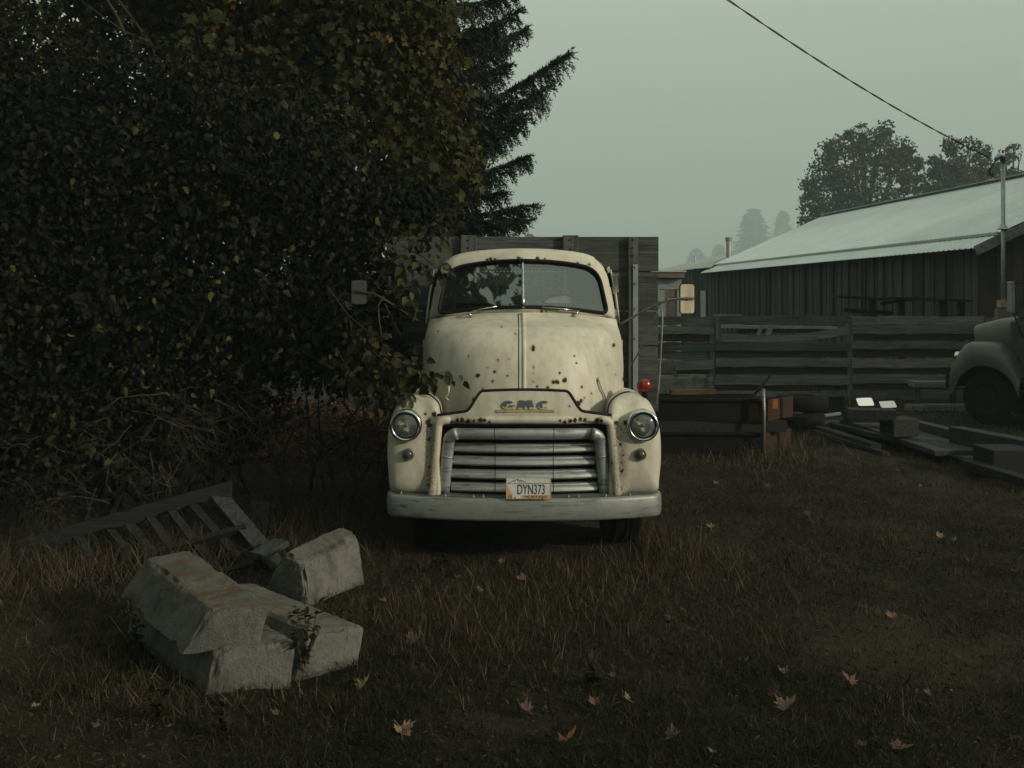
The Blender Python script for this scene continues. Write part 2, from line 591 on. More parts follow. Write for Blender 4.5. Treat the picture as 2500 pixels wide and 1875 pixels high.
nt.links.new(c, b.inputs['Base Color']); b.inputs['Roughness'].default_value = 0.95
b.inputs['Specular IOR Level'].default_value = 0.1
bump(nt, b, math_n(nt, 'ADD', n2, math_n(nt, 'MULTIPLY', n3, 0.5)), 0.9, 0.03)
MAT['ground'] = MATG


def ground_z(x, y):
    x = np.asarray(x, float); y = np.asarray(y, float)
    near = np.clip((22 - np.hypot(x, y - 6)) / 10, 0, 1)
    z = (vn2(x, y, 0.7, 3.1) - 0.5) * 0.07 + (vn2(x, y, 2.3, 9.7) - 0.5) * 0.045 + (vn2(x, y, 6.5, 1.7) - 0.5) * 0.022
    hill = np.clip((y - 170) / 420, 0, 1) ** 1.3 * 16 * (0.75 + 0.5 * vn2(x, y, 0.006, 4.4))
    return z * near - 0.005 + hill


def make_ground():
    ax = np.concatenate([-np.geomspace(1100, 13, 26), np.linspace(-12, 12, 241), np.geomspace(13, 1100, 26)])
    ay = np.concatenate([-np.geomspace(200, 4, 14), np.linspace(-3, 17, 201), np.geomspace(17.5, 1250, 46)])
    X, Y = np.meshgrid(ax, ay)
    Z = ground_z(X, Y)
    V = np.stack([X, Y, Z], -1).reshape(-1, 3)
    nx, ny = len(ax), len(ay)
    i, j = np.meshgrid(np.arange(nx - 1), np.arange(ny - 1))
    a = (j * nx + i).ravel()
    F = np.stack([a, a + 1, a + 1 + nx, a + nx], -1)
    me = bpy.data.meshes.new('ground')
    me.from_pydata(V.tolist(), [], F.tolist())
    me.polygons.foreach_set('use_smooth', [True] * len(me.polygons))
    return structure(link('ground', me, 'ground'))


make_ground()


def gz(x, y):
    return float(ground_z(x, y))


# ================================================================== the old cab-over truck
TX, TY = 0.094, 7.40
truck = thing('flatbed_truck', 'weathered cream vintage truck with silver grille and rust holes, parked by the hedge', 'truck', (TX, TY, 0))


def tpx(px, py, y):
    """Truck-frame point at local depth y seen at photo pixel."""
    p = P(px, py, TY + y)
    return Vector((p.x - TX, y, p.z))


def z1(x, y): return (930 + x * 0.3481, 560 + y * 0.3481)
def z2(x, y): return (920 + x * 0.3436, 920 + y * 0.3436)


def smooth01(a, b, t):
    t = np.clip((t - a) / (b - a), 0, 1)
    return float(t * t * (3 - 2 * t))


def interp(x, xs, ys):
    return float(np.interp(x, xs, ys))


# ---- hood / nose
HV = [0, .25, .5, .68, .8, .88, .94, .98, 1.0]
HYF = [.215, .235, .285, .355, .44, .53, .65, .80, .915]
HZ = [1.08, 1.28, 1.49, 1.64, 1.735, 1.795, 1.843, 1.885, 1.905]
HW = [.868, .868, .866, .860, .850, .838, .824, .810, .802]


def cr(xs, ys, x):
    """Catmull-Rom through the control values."""
    n = len(xs)
    i = max(0, min(n - 2, int(np.searchsorted(xs, x) - 1)))
    x0, x1 = xs[i], xs[i + 1]
    h = x1 - x0
    t = (x - x0) / h
    m0 = (ys[i + 1] - ys[i - 1]) / (xs[i + 1] - xs[i - 1]) if i > 0 else (ys[1] - ys[0]) / (xs[1] - xs[0])
    m1 = (ys[i + 2] - ys[i]) / (xs[i + 2] - xs[i]) if i < n - 2 else (ys[-1] - ys[-2]) / (xs[-1] - xs[-2])
    return ((2 * t**3 - 3 * t**2 + 1) * ys[i] + (t**3 - 2 * t**2 + t) * h * m0 + (-2 * t**3 + 3 * t**2) * ys[i + 1] + (t**3 - t**2) * h * m1)


def hood_pt(t, v):
    yf = cr(HV, HYF, v); z = cr(HV, HZ, v); w = cr(HV, HW, v)
    p = 2.35
    yb = 1.32
    s, c_ = math.sin(t), max(0.0, math.cos(t))
    x = w * math.copysign(abs(s) ** (2 / p), s)
    y = yb - (yb - yf) * c_ ** (2 / p)
    q = abs(x) / w
    bl = smooth01(.86, 1.0, v)
    y = (1 - bl) * y + bl * (.915 + .26 * abs(x) + .05 * max(0, q - .85) / .15)
    zz = z - .062 * q ** 2.2 * smooth01(.3, 1.0, v)
    return (x, y, zz)


ts = np.linspace(-math.pi / 2, math.pi / 2, 61)
vs = np.linspace(0, 1, 46)
hood_b = MB().grid(hood_pt, ts, vs)
hood_arr = np.array(hood_b.v)


def on_hood(px, py):
    a = hood_arr
    Y = a[:, 1] + TY
    qx = 1250 + (a[:, 0] + TX) * FPX / Y
    qy = HORIZON + (CAMH - a[:, 2]) * FPX / Y
    # inverse-distance blend of the closest vertices
    d = (qx - px) ** 2 + (qy - py) ** 2 + np.where(a[:, 1] > 1.25, 1e6, 0)
    idx = np.argsort(d)[:4]
    w = 1 / (d[idx] + 1)
    return (a[idx] * w[:, None]).sum(0) / w.sum()


hood_spots = []
for (x, y, r) in [(1045, 832, 17), (1080, 838, 18), (1633, 815, 15), (672, 1027, 17), (810, 1000, 11), (820, 917, 8), (780, 1065, 10), (908, 908, 4),
                  (1042, 967, 8), (1205, 1070, 17), (1235, 1075, 17), (1280, 1058, 18), (1250, 1008, 7), (1415, 1108, 8), (1425, 1183, 7), (1378, 937, 4),
                  (1158, 1112, 11), (712, 1122, 9), (837, 683, 3), (943, 732, 3), (622, 893, 4), (740, 970, 4), (1385, 1225, 26), (1400, 1200, 14),
                  (1695, 1040, 22), (1700, 1010, 14), (1645, 1020, 5), (655, 1190, 11), (400, 715, 4), (897, 1028, 4), (1075, 1070, 5), (1095, 1100, 8),
                  (1073, 1010, 4), (1360, 1240, 10), (1480, 1150, 5), (1350, 890, 3), (1595, 945, 3), (340, 900, 3)]:
    p = on_hood(*z1(x, y))
    hood_spots.append((float(p[0]), float(p[2]), .80 * r * .3481 * (TY + p[1]) / FPX))
MAT['hood'] = paint('cream_hood_paint', CREAM, hood_spots, 0.42)
hood = hood_b.build('hood', 'hood', truck, smooth=True)

# raised seam strip down the middle and the cowl edge
strip = MB()
prof = [hood_pt(0.0, v) for v in np.linspace(0.16, 0.995, 40)]
rings = []
for i, p in enumerate(prof):
    a = Vector(prof[max(0, i - 1)]); c_ = Vector(prof[min(len(prof) - 1, i + 1)])
    tt = (c_ - a).normalized(); nrm = Vector((0, -tt.z, tt.y)); nrm = nrm if nrm.y < 0 else -nrm
    p = Vector(p)
    rings.append([p + Vector((-.017, 0, 0)) - nrm * .006, p + Vector((-.013, 0, 0)) + nrm * .006, p + nrm * .0085, p + Vector((.013, 0, 0)) + nrm * .006, p + Vector((.017, 0, 0)) - nrm * .006])
strip.rings(rings, closed=False)
MAT['cream'] = paint('cream_body_paint', CREAM, [], 0.35)
strip.build('hood_seam', 'cream', hood, smooth=True)
MB().tube([Vector(hood_pt(-.028, v)) + Vector((0, -.0005, 0)) for v in np.linspace(.17, .99, 30)], .0035, 5).build('seam_gap', 'black_rubber', hood)
# hood hold-down handles
for sx, pts in ((1, [(1525, 1052), (1535, 1090), (1545, 1125), (1562, 1150), (1570, 1182)]), (-1, [(480, 1108), (478, 1140), (466, 1165), (464, 1182), (473, 1196)])):
    path = []
    for (x, y) in pts:
        q = on_hood(*z1(x, y)); path.append(Vector(q) + Vector((0.004 * sx, -.024, 0)))
    hb = MB().tube(path, .008, 8)
    hb.lathe(path[0] + Vector((0, .022, .0)), (0, -1, 0), [(.016, 0), (.016, .012), (.008, .02)], 10, cap1=True)
    hb.build('hood_latch', 'cream', hood, smooth=True)

# ---- windshield frame, roof and cab back: rings lofted front to rear


def outline(wb, wt, zbc, zbs, ztc, zts, rb, rt):
    def bez(a, c_, d, n):
        return [((1 - t)**2 * a[0] + 2 * t * (1 - t) * c_[0] + t * t * d[0], (1 - t)**2 * a[1] + 2 * t * (1 - t) * c_[1] + t * t * d[1]) for t in np.linspace(0, 1, n)]

    def toward(a, b_, r):
        d = math.hypot(b_[0] - a[0], b_[1] - a[1]); return (a[0] + (b_[0] - a[0]) * r / d, a[1] + (b_[1] - a[1]) * r / d)
    B, T = (wb, zbs), (wt, zts)
    bot = [(x, zbc + (zbs - zbc) * (x / wb) ** 2) for x in np.linspace(0, wb - rb, 9)]
    top = [(x, ztc + (zts - ztc) * (x / wt) ** 2.4) for x in np.linspace(wt - rt, 0, 11)]
    c1 = bez(bot[-1], B, toward(B, T, rb), 7)
    c2 = bez(toward(T, B, rt), T, top[0], 9)
    side = [(c1[-1][0] + (c2[0][0] - c1[-1][0]) * t, c1[-1][1] + (c2[0][1] - c1[-1][1]) * t) for t in np.linspace(0, 1, 8)][1:-1]
    half = bot[:-1] + c1 + side + c2 + top[1:]
    return half + [(-x, z) for x, z in half[-2:0:-1]]


def wy(x, z):
    return .945 + .25 * abs(x) + .50 * (z - 1.945)


gl = outline(.735, .665, 1.945, 1.882, 2.352, 2.275, .07, .13)
fr_in = [(x, wy(x, z) - .004, z) for x, z in gl]
fo = outline(.800, .735, 1.900, 1.838, 2.418, 2.335, .05, .17)
fr_out = [(x, wy(x, z) + .012 + .10 * smooth01(.62, .8, abs(x)), z) for x, z in fo]
f2 = outline(.826, .757, 1.880, 1.815, 2.452, 2.362, .05, .20)
ring2 = [(x, wy(x, z) + .10 + .14 * smooth01(.55, .8, abs(x)), z) for x, z in f2]


def plane_ring(y, *a): return [(x, y, z) for x, z in outline(*a)]


cab_rings = [fr_in, fr_out, ring2,
             plane_ring(1.46, .838, .762, 1.80, 1.80, 2.468, 2.372, .03, .22),
             plane_ring(1.62, .842, .765, 1.80, 1.80, 2.472, 2.375, .03, .22),
             plane_ring(2.00, .845, .768, 1.80, 1.80, 2.470, 2.375, .03, .22),
             plane_ring(2.12, .835, .752, 1.80, 1.80, 2.452, 2.358, .03, .22),
             plane_ring(2.19, .80, .70, 1.82, 1.82, 2.40, 2.31, .05, .20),
             plane_ring(2.20, .44, .43, 2.05, 2.05, 2.325, 2.325, .05, .06)]
roof_spots = []
for (x, y, r) in [(745, 215, 12), (770, 210, 14), (800, 212, 12), (965, 206, 16), (1095, 206, 14), (1150, 212, 10), (1380, 237, 9), (1462, 245, 9), (985, 212, 10), (1120, 578, 12), (1150, 575, 8), (1300, 232, 5)]:
    q = tpx(*z1(x, y), 1.25)
    roof_spots.append((q.x, q.z, r * .3481 * 8.65 / FPX * .8))
MAT['roof'] = paint('cream_roof_paint', CREAM, roof_spots, 0.25)
def open_sides(m):
    keep = []
    for f in m.f:
        c_ = np.mean([m.v[i] for i in f], axis=0)
        if abs(c_[0]) > .60 and 1.90 < c_[2] < 2.27 and 1.40 < c_[1] < 2.06:
            continue
        keep.append(f)
    m.f = keep
    return m


open_sides(MB().rings(cab_rings)).build('cab_shell', 'roof', truck, smooth=True)
inner = [[(x * .955, y + .035, 1.80 + (z - 1.80) * .955) for x, y, z in r] for r in cab_rings[1:8]]
open_sides(MB().rings(inner)).build('headlining', 'headlining', truck, smooth=True)
# lower cab sides, doors and the back wall
side = MB()
for s in (-1, 1):
    side.grid(lambda u, v: (s * (.842 + .008 * math.sin(v * math.pi)), 1.30 + .86 * u, .72 + (1.83 - .72) * v), np.linspace(0, 1, 6), np.linspace(0, 1, 8))
side.add([(-.842, 2.16, .72), (.842, 2.16, .72), (.842, 2.16, 1.85), (-.842, 2.16, 1.85)], [(0, 1, 2, 3)])
side.add([(-.842, 1.0, .72), (.842, 1.0, .72), (.842, 2.16, .72), (-.842, 2.16, .72)], [(0, 1, 2, 3)])
side.build('cab_side', 'cream', truck, smooth=False)
for s in (-1, 1):
    d = MB().grid(lambda u, v: (s * (.852 + .010 * math.sin(v * math.pi)), 1.36 + .70 * u, .80 + 1.02 * v), np.linspace(0, 1, 5), np.linspace(0, 1, 8))
    door = d.build('door', 'cream', truck, smooth=True)
    MB().tube([(s * .875, 1.92, 1.50), (s * .895, 1.95, 1.50), (s * .895, 2.02, 1.495)], .009, 6).build('door_handle', 'chrome', door, smooth=True)
    w = MB().add([(s * .838, 1.44, 1.87), (s * .838, 2.08, 1.87), (s * .775, 2.06, 2.31), (s * .775, 1.48, 2.31)], [(0, 1, 2, 3)])
    w.build('side_window', 'window', truck)
    # drip rail and door edge seen from the front beside the windshield pillar
    MB().tube([(s * .845, 1.30, 1.80), (s * .825, 1.40, 2.05), (s * .786, 1.50, 2.28)], .009, 6).build('drip_rail', 'cream', truck, smooth=True)
    MB().box((s * .86 - .016, 1.33, 1.55), (s * .86 + .016, 1.38, 1.66)).build('door_hinge', 'cream', truck, bev=.006)
# vent wing standing out at the right pillar
MB().add([(.80, 1.42, 2.06), (.845, 1.36, 2.08), (.835, 1.40, 2.22), (.85, 1.39, 2.24), (.79, 1.50, 2.235)], [(0, 1, 2, 3, 4)]).build('vent_wing', 'cream', truck)

# glass, gasket, divider
for s in (-1, 1):
    pts = [(x, z) for x, z in gl if s * x > .014]
    pts.sort(key=lambda q: math.atan2(q[1] - 2.12, q[0] - s * .35))
    zt = 2.352; zb_ = 1.945
    inn = [(s * .013, zb_), (s * .013, zt)]
    allp = pts + inn
    allp.sort(key=lambda q: math.atan2(q[1] - 2.12, q[0] - s * .35))
    MB().add([(x, wy(x, z) + .012, z) for x, z in allp], [tuple(range(len(allp)))]).build('windshield_pane', 'windshield', truck)
gk = [Vector((x * .988, wy(x, z) - .006, 2.11 + (z - 2.11) * .975)) for x, z in gl]
gk.append(gk[0].copy())
MB().tube(gk, .0, 6, flat=(.014, .027, (0, -1, .5)), cap=False).build('windshield_gasket', 'black_rubber', truck, smooth=True)
MB().tube([(0, wy(0, z) - .014, z) for z in np.linspace(1.94, 2.355, 6)], 0, 10, flat=(.013, .010, (0, -1, .2)), cap=True).build('windshield_divider', 'chrome', truck, smooth=True)
# wipers
for (piv, kn, e0, e1) in (((628, 612), (640, 590), (600, 582), (815, 541)), ((1368, 612), (1355, 590), (1395, 572), (1130, 548))):
    y0 = 1.0
    a = tpx(*z1(*piv), .86); c_ = tpx(*z1(*e0), .93); d = tpx(*z1(*e1), .91)
    for q in (c_, d):
        q.y = wy(q.x, q.z) - .035
    a.y = .91 + .26 * abs(a.x) - .03
    wp = MB().tube([a + Vector((0, .06, -.02)), a + Vector((0, .0, .012)), (c_ + Vector((0, -.01, 0)))], [.014, .011, .007], 8)
    wp.tube([c_, c_ * .5 + d * .5 + Vector((0, -.012, .004)), d], .005, 6)
    wo = wp.build('wiper', 'chrome', truck, smooth=True)
    e2 = tpx(*z1(950 if piv[0] < 1000 else 1008, 551 if piv[0] < 1000 else 549), .91); e2.y = wy(e2.x, e2.z) - .02
    MB().tube([(c_ + d) * .5 + Vector((0, .012, -.003)), d + Vector((0, .01, -.002)), e2], .006, 6).build('wiper_blade', 'black_rubber', wo)

# interior: dashboard, seat back, steering wheel, rear window guard
MB().grid(lambda u, v: (u * .76, .99 + .25 * abs(u * .76) + .28 * v, 1.895 - .02 * v - .02 * u * u - .35 * max(0, v - .8)), np.linspace(-1, 1, 17), np.linspace(0, 1, 8)).build('dashboard', 'interior', truck, smooth=True)
sb = MB().box((-.70, 1.86, 1.20), (.70, 2.00, 1.98)); sb.build('seat_back', 'seat', truck, bev=.05)
sw = MB()
c0 = Vector((.36, 1.45, 1.93)); ax = Vector((0, -.62, .78)).normalized()
ux = Vector((1, 0, 0)); uy = ax.cross(ux)
loop = [c0 + (ux * math.cos(t) + uy * math.sin(t)) * .21 for t in np.linspace(0, 2 * math.pi, 33)]
sw.tube(loop, .013, 7, cap=False)
for t in (0.5, 2.64, 4.71):
    sw.tube([c0, c0 + (ux * math.cos(t) + uy * math.sin(t)) * .20], .009, 6)
sw.tube([c0, c0 - ax * .5], .022, 8)
sw.build('steering_wheel', 'black_rubber', truck, smooth=True)
MAT['mesh_guard'] = simple('expanded_metal', (0.62, 0.66, 0.63), 0.5, 0.2)
mg = MB()
gw, gh, gy = .42, .14, 2.185
cz = 2.185
step = .034
for i in range(-30, 31):
    for sgn in (1, -1):
        # diagonal strands clipped to the window
        pts = []
        for tt in np.linspace(-gh, gh, 9):
            x = i * step + sgn * tt * .5
            pts.append((x, gy, cz + tt))
        pts = [p for p in pts if abs(p[0]) < gw]
        if len(pts) > 1:
            mg.tube([pts[0], pts[-1]], .0034, 3)
mg.build('rear_window_guard', 'mesh_guard', truck)
MB().add([(-.44, 2.205, 2.045), (.44, 2.205, 2.045), (.44, 2.205, 2.33), (-.44, 2.205, 2.33)], [(0, 1, 2, 3)]).build('rear_window', 'window', truck)

# ---- front panel with the badge hump, over the grille
def pan_top(x):
    a = abs(x)
    s = smooth01(.315, .445, a)
    return (1.326 - .012 * (a / .33) ** 2) * (1 - s) + (1.165 - .03 * max(0, (a - .43)) / .2) * s


def pan_pt(x, v):
    zt = pan_top(x); zb_ = 1.070 - .006 * (x / .6) ** 2
    z = zb_ + (zt - zb_) * v
    h = (z - 1.07)
    y = .085 + .055 * (x / .65) ** 2 + .42 * max(0, h - .03) ** 1.55 + .05 * (max(0, .03 - h) / .03) ** 2
    return (x, y, z)


front_spots = []
for (x, y, r) in [(405, 268, 20), (362, 325, 22), (372, 345, 20), (1698, 328, 18), (1730, 483, 13), (575, 302, 16), (605, 300, 18), (650, 308, 18), (735, 298, 18),
                  (765, 300, 16), (800, 310, 12), (1330, 312, 16), (1370, 306, 16), (1405, 302, 17), (1440, 298, 17), (1475, 300, 12), (1560, 304, 18), (1590, 310, 14), (368, 768, 12),
                  (1738, 670, 11), (1668, 605, 6), (370, 440, 11), (1765, 325, 16), (1365, 205, 5), (340, 268, 9), (1540, 390, 5), (690, 305, 10), (1300, 305, 8), (530, 318, 10), (375, 640, 6), (1748, 560, 9), (1742, 610, 6)]:
    q = tpx(*z2(x, y), .16)
    front_spots.append((q.x, q.z, .85 * r * .3436 * 7.56 / FPX))
MAT['front'] = paint('cream_front_paint', CREAM, front_spots, 0.38, band=(.655, .80, 1.13))
xs = np.linspace(-.655, .655, 90)
panel = MB().grid(pan_pt, xs, np.linspace(0, 1, 14)).build('badge_panel', 'front', truck, smooth=True)
MB().tube([Vector(pan_pt(x, 1.0)) + Vector((0, .004, .004)) for x in np.linspace(-.66, .66, 100)], .0115, 7).build('hood_gasket', 'black_rubber', panel, smooth=True)
MB().tube([Vector(pan_pt(x, 0.0)) + Vector((0, .012, -.012)) for x in np.linspace(-.62, .62, 40)], .013, 7).build('opening_lip', 'steel_dark', panel, smooth=True)

# raised rim round the grille opening
def rim_path(off=0.0):
    pts = []
    for z in np.linspace(.50, 1.05, 12):
        pts.append((-.705 + .05 * (z - .5) / .55 + off, .155 - .02 * (z - .5), z))
    for t in np.linspace(0, math.pi / 2, 8)[1:]:
        pts.append((-.655 + off + .075 * (1 - math.cos(t)), .145 - .004 * math.sin(t), 1.05 + .05 * math.sin(t)))
    return pts


left = rim_path()
full = left + [(x, pan_pt(x, .12)[1] + .016, 1.100 + .004 * (1 - abs(x) / .58)) for x in np.linspace(-.56, .56, 21)] + [(-x, y, z) for x, y, z in left[::-1]]
MB().tube(full, .033, 12).build('grille_surround', 'front', truck, smooth=True)
MAT['front_b'] = MAT['front']

# ---- fenders
FO = [(.640, .50), (.640, .75), (.640, 1.00), (.642, 1.12), (.660, 1.205), (.715, 1.252), (.79, 1.277), (.87, 1.280), (.93, 1.255), (.985, 1.205), (1.028, 1.11), (1.052, 1.0),
      (1.060, .88), (1.058, .75), (1.045, .61), (1.030, .53), (.90, .50), (.76, .50)]


def resample(pts, n):
    pts = np.array(pts + [pts[0]])
    # smooth with a closed Catmull-Rom
    out = []
    m = len(pts) - 1
    for i in range(m):
        p0, p1, p2, p3 = pts[(i - 1) % m], pts[i], pts[(i + 1) % m], pts[(i + 2) % m]
        for t in np.linspace(0, 1, 8, endpoint=False):
            out.append(.5 * ((2 * p1) + (-p0 + p2) * t + (2 * p0 - 5 * p1 + 4 * p2 - p3) * t * t + (-p0 + 3 * p1 - 3 * p2 + p3) * t**3))
    out = np.array(out)
    d = np.concatenate([[0], np.cumsum(np.linalg.norm(np.diff(np.vstack([out, out[:1]]), axis=0), axis=1))])
    out = np.vstack([out, out[:1]])
    q = np.linspace(0, d[-1], n, endpoint=False)
    return np.stack([np.interp(q, d, out[:, 0]), np.interp(q, d, out[:, 1])], -1)


fo_pts = resample(FO, 72)
fc = np.array([.84, .86])


def fender(s):
    rings = []
    prof = [(.02, .150), (.25, .152), (.5, .160), (.68, .172), (.80, .190), (.88, .213), (.94, .243), (.98, .285), (1.0, .34), (1.0, .45), (.998, .60), (.99, .80), (.97, 1.0), (.93, 1.2), (.86, 1.36)]
    for sc, y in prof:
        r = []
        for x, z in fo_pts:
            ddx, ddz = x - fc[0], z - fc[1]
            inn = smooth01(.80, .64, x)
            k = sc
            xx = fc[0] + ddx * k; zz = fc[1] + ddz * k
            # the inner edge stays forward so it meets the rim, the sides lean back
            yy = y - .12 * inn * max(0.0, sc - .7) / .3 * (1 if y < .36 else 0)
            yy += .10 * max(0.0, (zz - 1.08)) / .2 if y < .36 else 0
            if y > .44:
                arch = .50 + math.sqrt(max(0, .50**2 - (y - .95) ** 2)) if abs(y - .95) < .5 else .5
                zz = max(zz, arch)
            r.append((s * xx, yy, zz))
        rings.append(r)
    return MB().rings(rings, cap0=True)


for s in (-1, 1):
    fn = fender(s).build('fender', 'front', truck, smooth=True)
    # seam between fender and hood
    seam = []
    for x, z in fo_pts:
        if .64 <= x <= .86 and z > 1.10:
            yy = .34 - .12 * smooth01(.80, .64, x) + .10 * max(0.0, z - 1.08) / .2
            seam.append((x, yy, z + .003))
    seam.sort(key=lambda q: q[0] + q[2] * .6)
    seam = [(s * (x - .002), y, z) for x, y, z in seam]
    MB().tube(seam, .0065, 6).build('fender_welt', 'black_rubber', fn, smooth=True)

# headlights, side lamps, red marker
for s in (-1, 1):
    c_ = Vector((s * .898, .150, 1.056))
    hl = MB().lathe(c_, (0, -1, 0), [(.125, -.05), (.125, .0), (.121, .026), (.110, .040), (.098, .036), (.094, .022)], 40)
    ho = hl.build('headlight', 'chrome', truck, smooth=True)
    MB().lathe(c_, (0, -1, 0), [(.0975, .0255), (.097, .031), (.090, .034), (.0885, .026)], 40).build('lamp_gasket', 'black_rubber', ho, smooth=True)
    MB().lathe(c_, (0, -1, 0), [(.089, .024), (.075, .034), (.05, .043), (.025, .047), (.004, .048)], 40, cap1=True).build('lens', 'lens', ho, smooth=True)
    MB().lathe(c_, (0, -1, 0), [(.088, .018), (.07, -.012), (.045, -.034), (.02, -.045), (.003, -.046)], 32, cap1=True).build('reflector', 'reflector', ho, smooth=True)
    MB().lathe(c_ + Vector((0, .02, 0)), (0, -1, 0), [(.014, 0), (.014, .03), (.004, .038)], 12, cap1=True).build('bulb', 'reflector', ho, smooth=True)
    c2 = Vector((s * .880, .142, .838))
    sg = MB().lathe(c2, (0, -1, 0), [(.046, -.02), (.046, .008), (.040, .016), (.035, .012)], 24).build('side_lamp', 'wire_steel', truck, smooth=True)
    MB().lathe(c2, (0, -1, 0), [(.036, .010), (.032, .022), (.02, .032), (.004, .036)], 24, cap1=True).build('lens', 'lens_amber', sg, smooth=True)
c3 = Vector((.945, .42, 1.335))
mk = MB().lathe(c3, (0, -1, 0), [(.030, -.05), (.052, -.035), (.057, -.01), (.057, .008)], 28, cap0=True)
mk.tube([c3 + Vector((0, -.02, -.05)), c3 + Vector((0, -.01, -.085))], [.02, .028], 10)
mo = mk.build('marker_light', 'rust_dark', truck, smooth=True)
MB().lathe(c3, (0, -1, 0), [(.056, .006), (.054, .020), (.04, .034), (.02, .041), (.003, .043)], 28, cap1=True).build('red_lens', 'lens_red', mo, smooth=True)

# ---- radiator void and grille
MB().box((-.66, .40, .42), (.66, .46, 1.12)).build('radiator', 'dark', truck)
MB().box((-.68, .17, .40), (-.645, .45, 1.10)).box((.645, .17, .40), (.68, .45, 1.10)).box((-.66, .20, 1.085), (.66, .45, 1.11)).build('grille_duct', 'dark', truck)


def bow(x): return .125 + .075 * (x / .55) ** 2


segs = [(-.560, -.226), (-.220, .216), (.222, .560)]
tb = MB()
for a, c_ in [(-.53, -.226), (-.2215, .2165), (.221, .53)]:
    tb.tube([(x, bow(x) - .02, .998 - .006 * (x / .55) ** 2) for x in np.linspace(a, c_, 9)], 0, 14, flat=(.030, .043, (0, 0, 1)))
gf = tb.build('grille_frame', 'grille', truck, smooth=True, split=50)
for s in (-1, 1):
    path = [(s * (.617 - .043 * t), .205 - .045 * t, .535 + .42 * t) for t in np.linspace(0, .92, 8)]
    path += [(s * (.577 - .075 * (1 - math.cos(a))), .163 - .03 * a, .925 + .073 * math.sin(a)) for a in np.linspace(.15, 1.5, 7)]
    MB().tube(path, 0, 14, flat=(.046, .034, (0, -1, 0))).build('grille_post', 'grille', gf, smooth=True)
    MB().tube([path[5], Vector(path[5]) + Vector((-s * .002, -.0, .012))], 0, 14, flat=(.049, .037, (0, -1, 0))).build('post_collar', 'grille', gf, smooth=True)
bar_prof = [(.03, .036), (.006, .036), (-.006, .030), (-.008, .019), (-.020, .012), (-.032, -.004), (-.034, -.020), (-.024, -.032), (-.004, -.036), (.03, -.036)]
for k, zc in enumerate((.880, .780, .679, .578)):
    gb = MB()
    for a, c_ in segs:
        rings = []
        for x in np.linspace(a, c_, 9):
            rings.append([(x, bow(x) + .04 + py, zc + pz) for py, pz in bar_prof])
        gb.rings(rings, closed=True, cap0=True, cap1=True)
    gb.build('grille_bar', 'grille', truck, smooth=True, split=40)

# ---- bumper: a channel swept along a bowed plan
bp = []
for x in np.linspace(-1.0, 1.0, 41):
    bp.append((x, .17 * abs(x) ** 2.6))
ends = [(1.030, .20), (1.048, .235), (1.058, .285), (1.060, .35)]
plan = [(-x, y) for x, y in ends[::-1]] + bp + ends
bprof = [(.13, .527), (.10, .5285), (.030, .5285), (.014, .526), (.004, .517), (0, .503), (-.003, .44), (0, .385), (.005, .368), (.016, .359), (.03, .357), (.09, .357), (.09, .365), (.034, .365), (.03, .50), (.13, .515)]
rings = []
for i, (x, y) in enumerate(plan):
    a = plan[max(0, i - 1)]; c_ = plan[min(len(plan) - 1, i + 1)]
    t = Vector((c_[0] - a[0], c_[1] - a[1], 0)).normalized()
    nrm = Vector((-t.y, t.x, 0))            # points back
    rings.append([Vector((x, y, z)) + nrm * o for o, z in bprof])
MAT['bumper_top'] = silver_paint('grimy_bumper_top', (0.13, 0.135, 0.125), 0.6, 0.2, 0.8)
bumper = MB().rings(rings, closed=True, cap0=True, cap1=True).build('bumper', 'bumper', truck, smooth=True, split=45)
MB().rings([[r_[0] + Vector((0, .06, .003)), r_[2] + Vector((0, .006, .003))] for r_ in rings[4:-4]], closed=False).build('bumper_top', 'bumper_top', bumper)
for (x, y) in [(160, 815), (485, 842), (685, 846), (755, 842), (1360, 846), (1432, 846), (1628, 843), (1803, 835)]:
    q = tpx(*z2(x, y), .08)
    yy = .17 * abs(min(1, abs(q.x))) ** 2.6 + .05
    MB().lathe((q.x, yy, .527), (0, 0, 1), [(.011, 0), (.011, .010), (.007, .014), (.007, .022), (.001, .024)], 6).build('bolt', 'bumper', bumper)

# ---- licence plate standing on the bumper
def text_mesh(body, size, sx=1.0, extrude=.0008, spacing=1.0):
    cu = bpy.data.curves.new('lettering', 'FONT')
    cu.body = body; cu.size = size; cu.extrude = extrude; cu.align_x = 'CENTER'; cu.align_y = 'CENTER'
    cu.space_character = spacing
    o = bpy.data.objects.new('lettering', cu)
    COL.objects.link(o)
    dg = bpy.context.evaluated_depsgraph_get()
    me = bpy.data.meshes.new_from_object(o.evaluated_get(dg))
    bpy.data.objects.remove(o)
    n = len(me.vertices); co = np.zeros(n * 3); me.vertices.foreach_get('co', co); co = co.reshape(-1, 3)
    co[:, 0] *= sx
    me.vertices.foreach_set('co', co.ravel())
    me.materials.clear()
    return me


PW, PH = .334, .160
MAT['plate_white'] = simple('plate_white', (0.50, 0.51, 0.47), 0.45, var=0.12, scale=20)
MAT['plate_tan'] = simple('plate_tan', (0.46, 0.28, 0.13), 0.5, var=0.1)
MAT['plate_navy'] = simple('plate_navy', (0.018, 0.045, 0.075), 0.5, var=0.1)
MAT['plate_brown'] = simple('plate_brown', (0.10, 0.045, 0.02), 0.5, var=0.1)
MAT['plate_ink'] = simple('plate_ink', (0.012, 0.012, 0.012), 0.5, var=0.1)
pc = tpx(*z2(1078, 774), -.012)
pl = bpy.data.objects.new('licence_plate', None)
COL.objects.link(pl); pl.parent = truck
pl.location = (pc.x, -.016, .532 + PH / 2)
pl.rotation_euler = (R(-4), 0, 0)


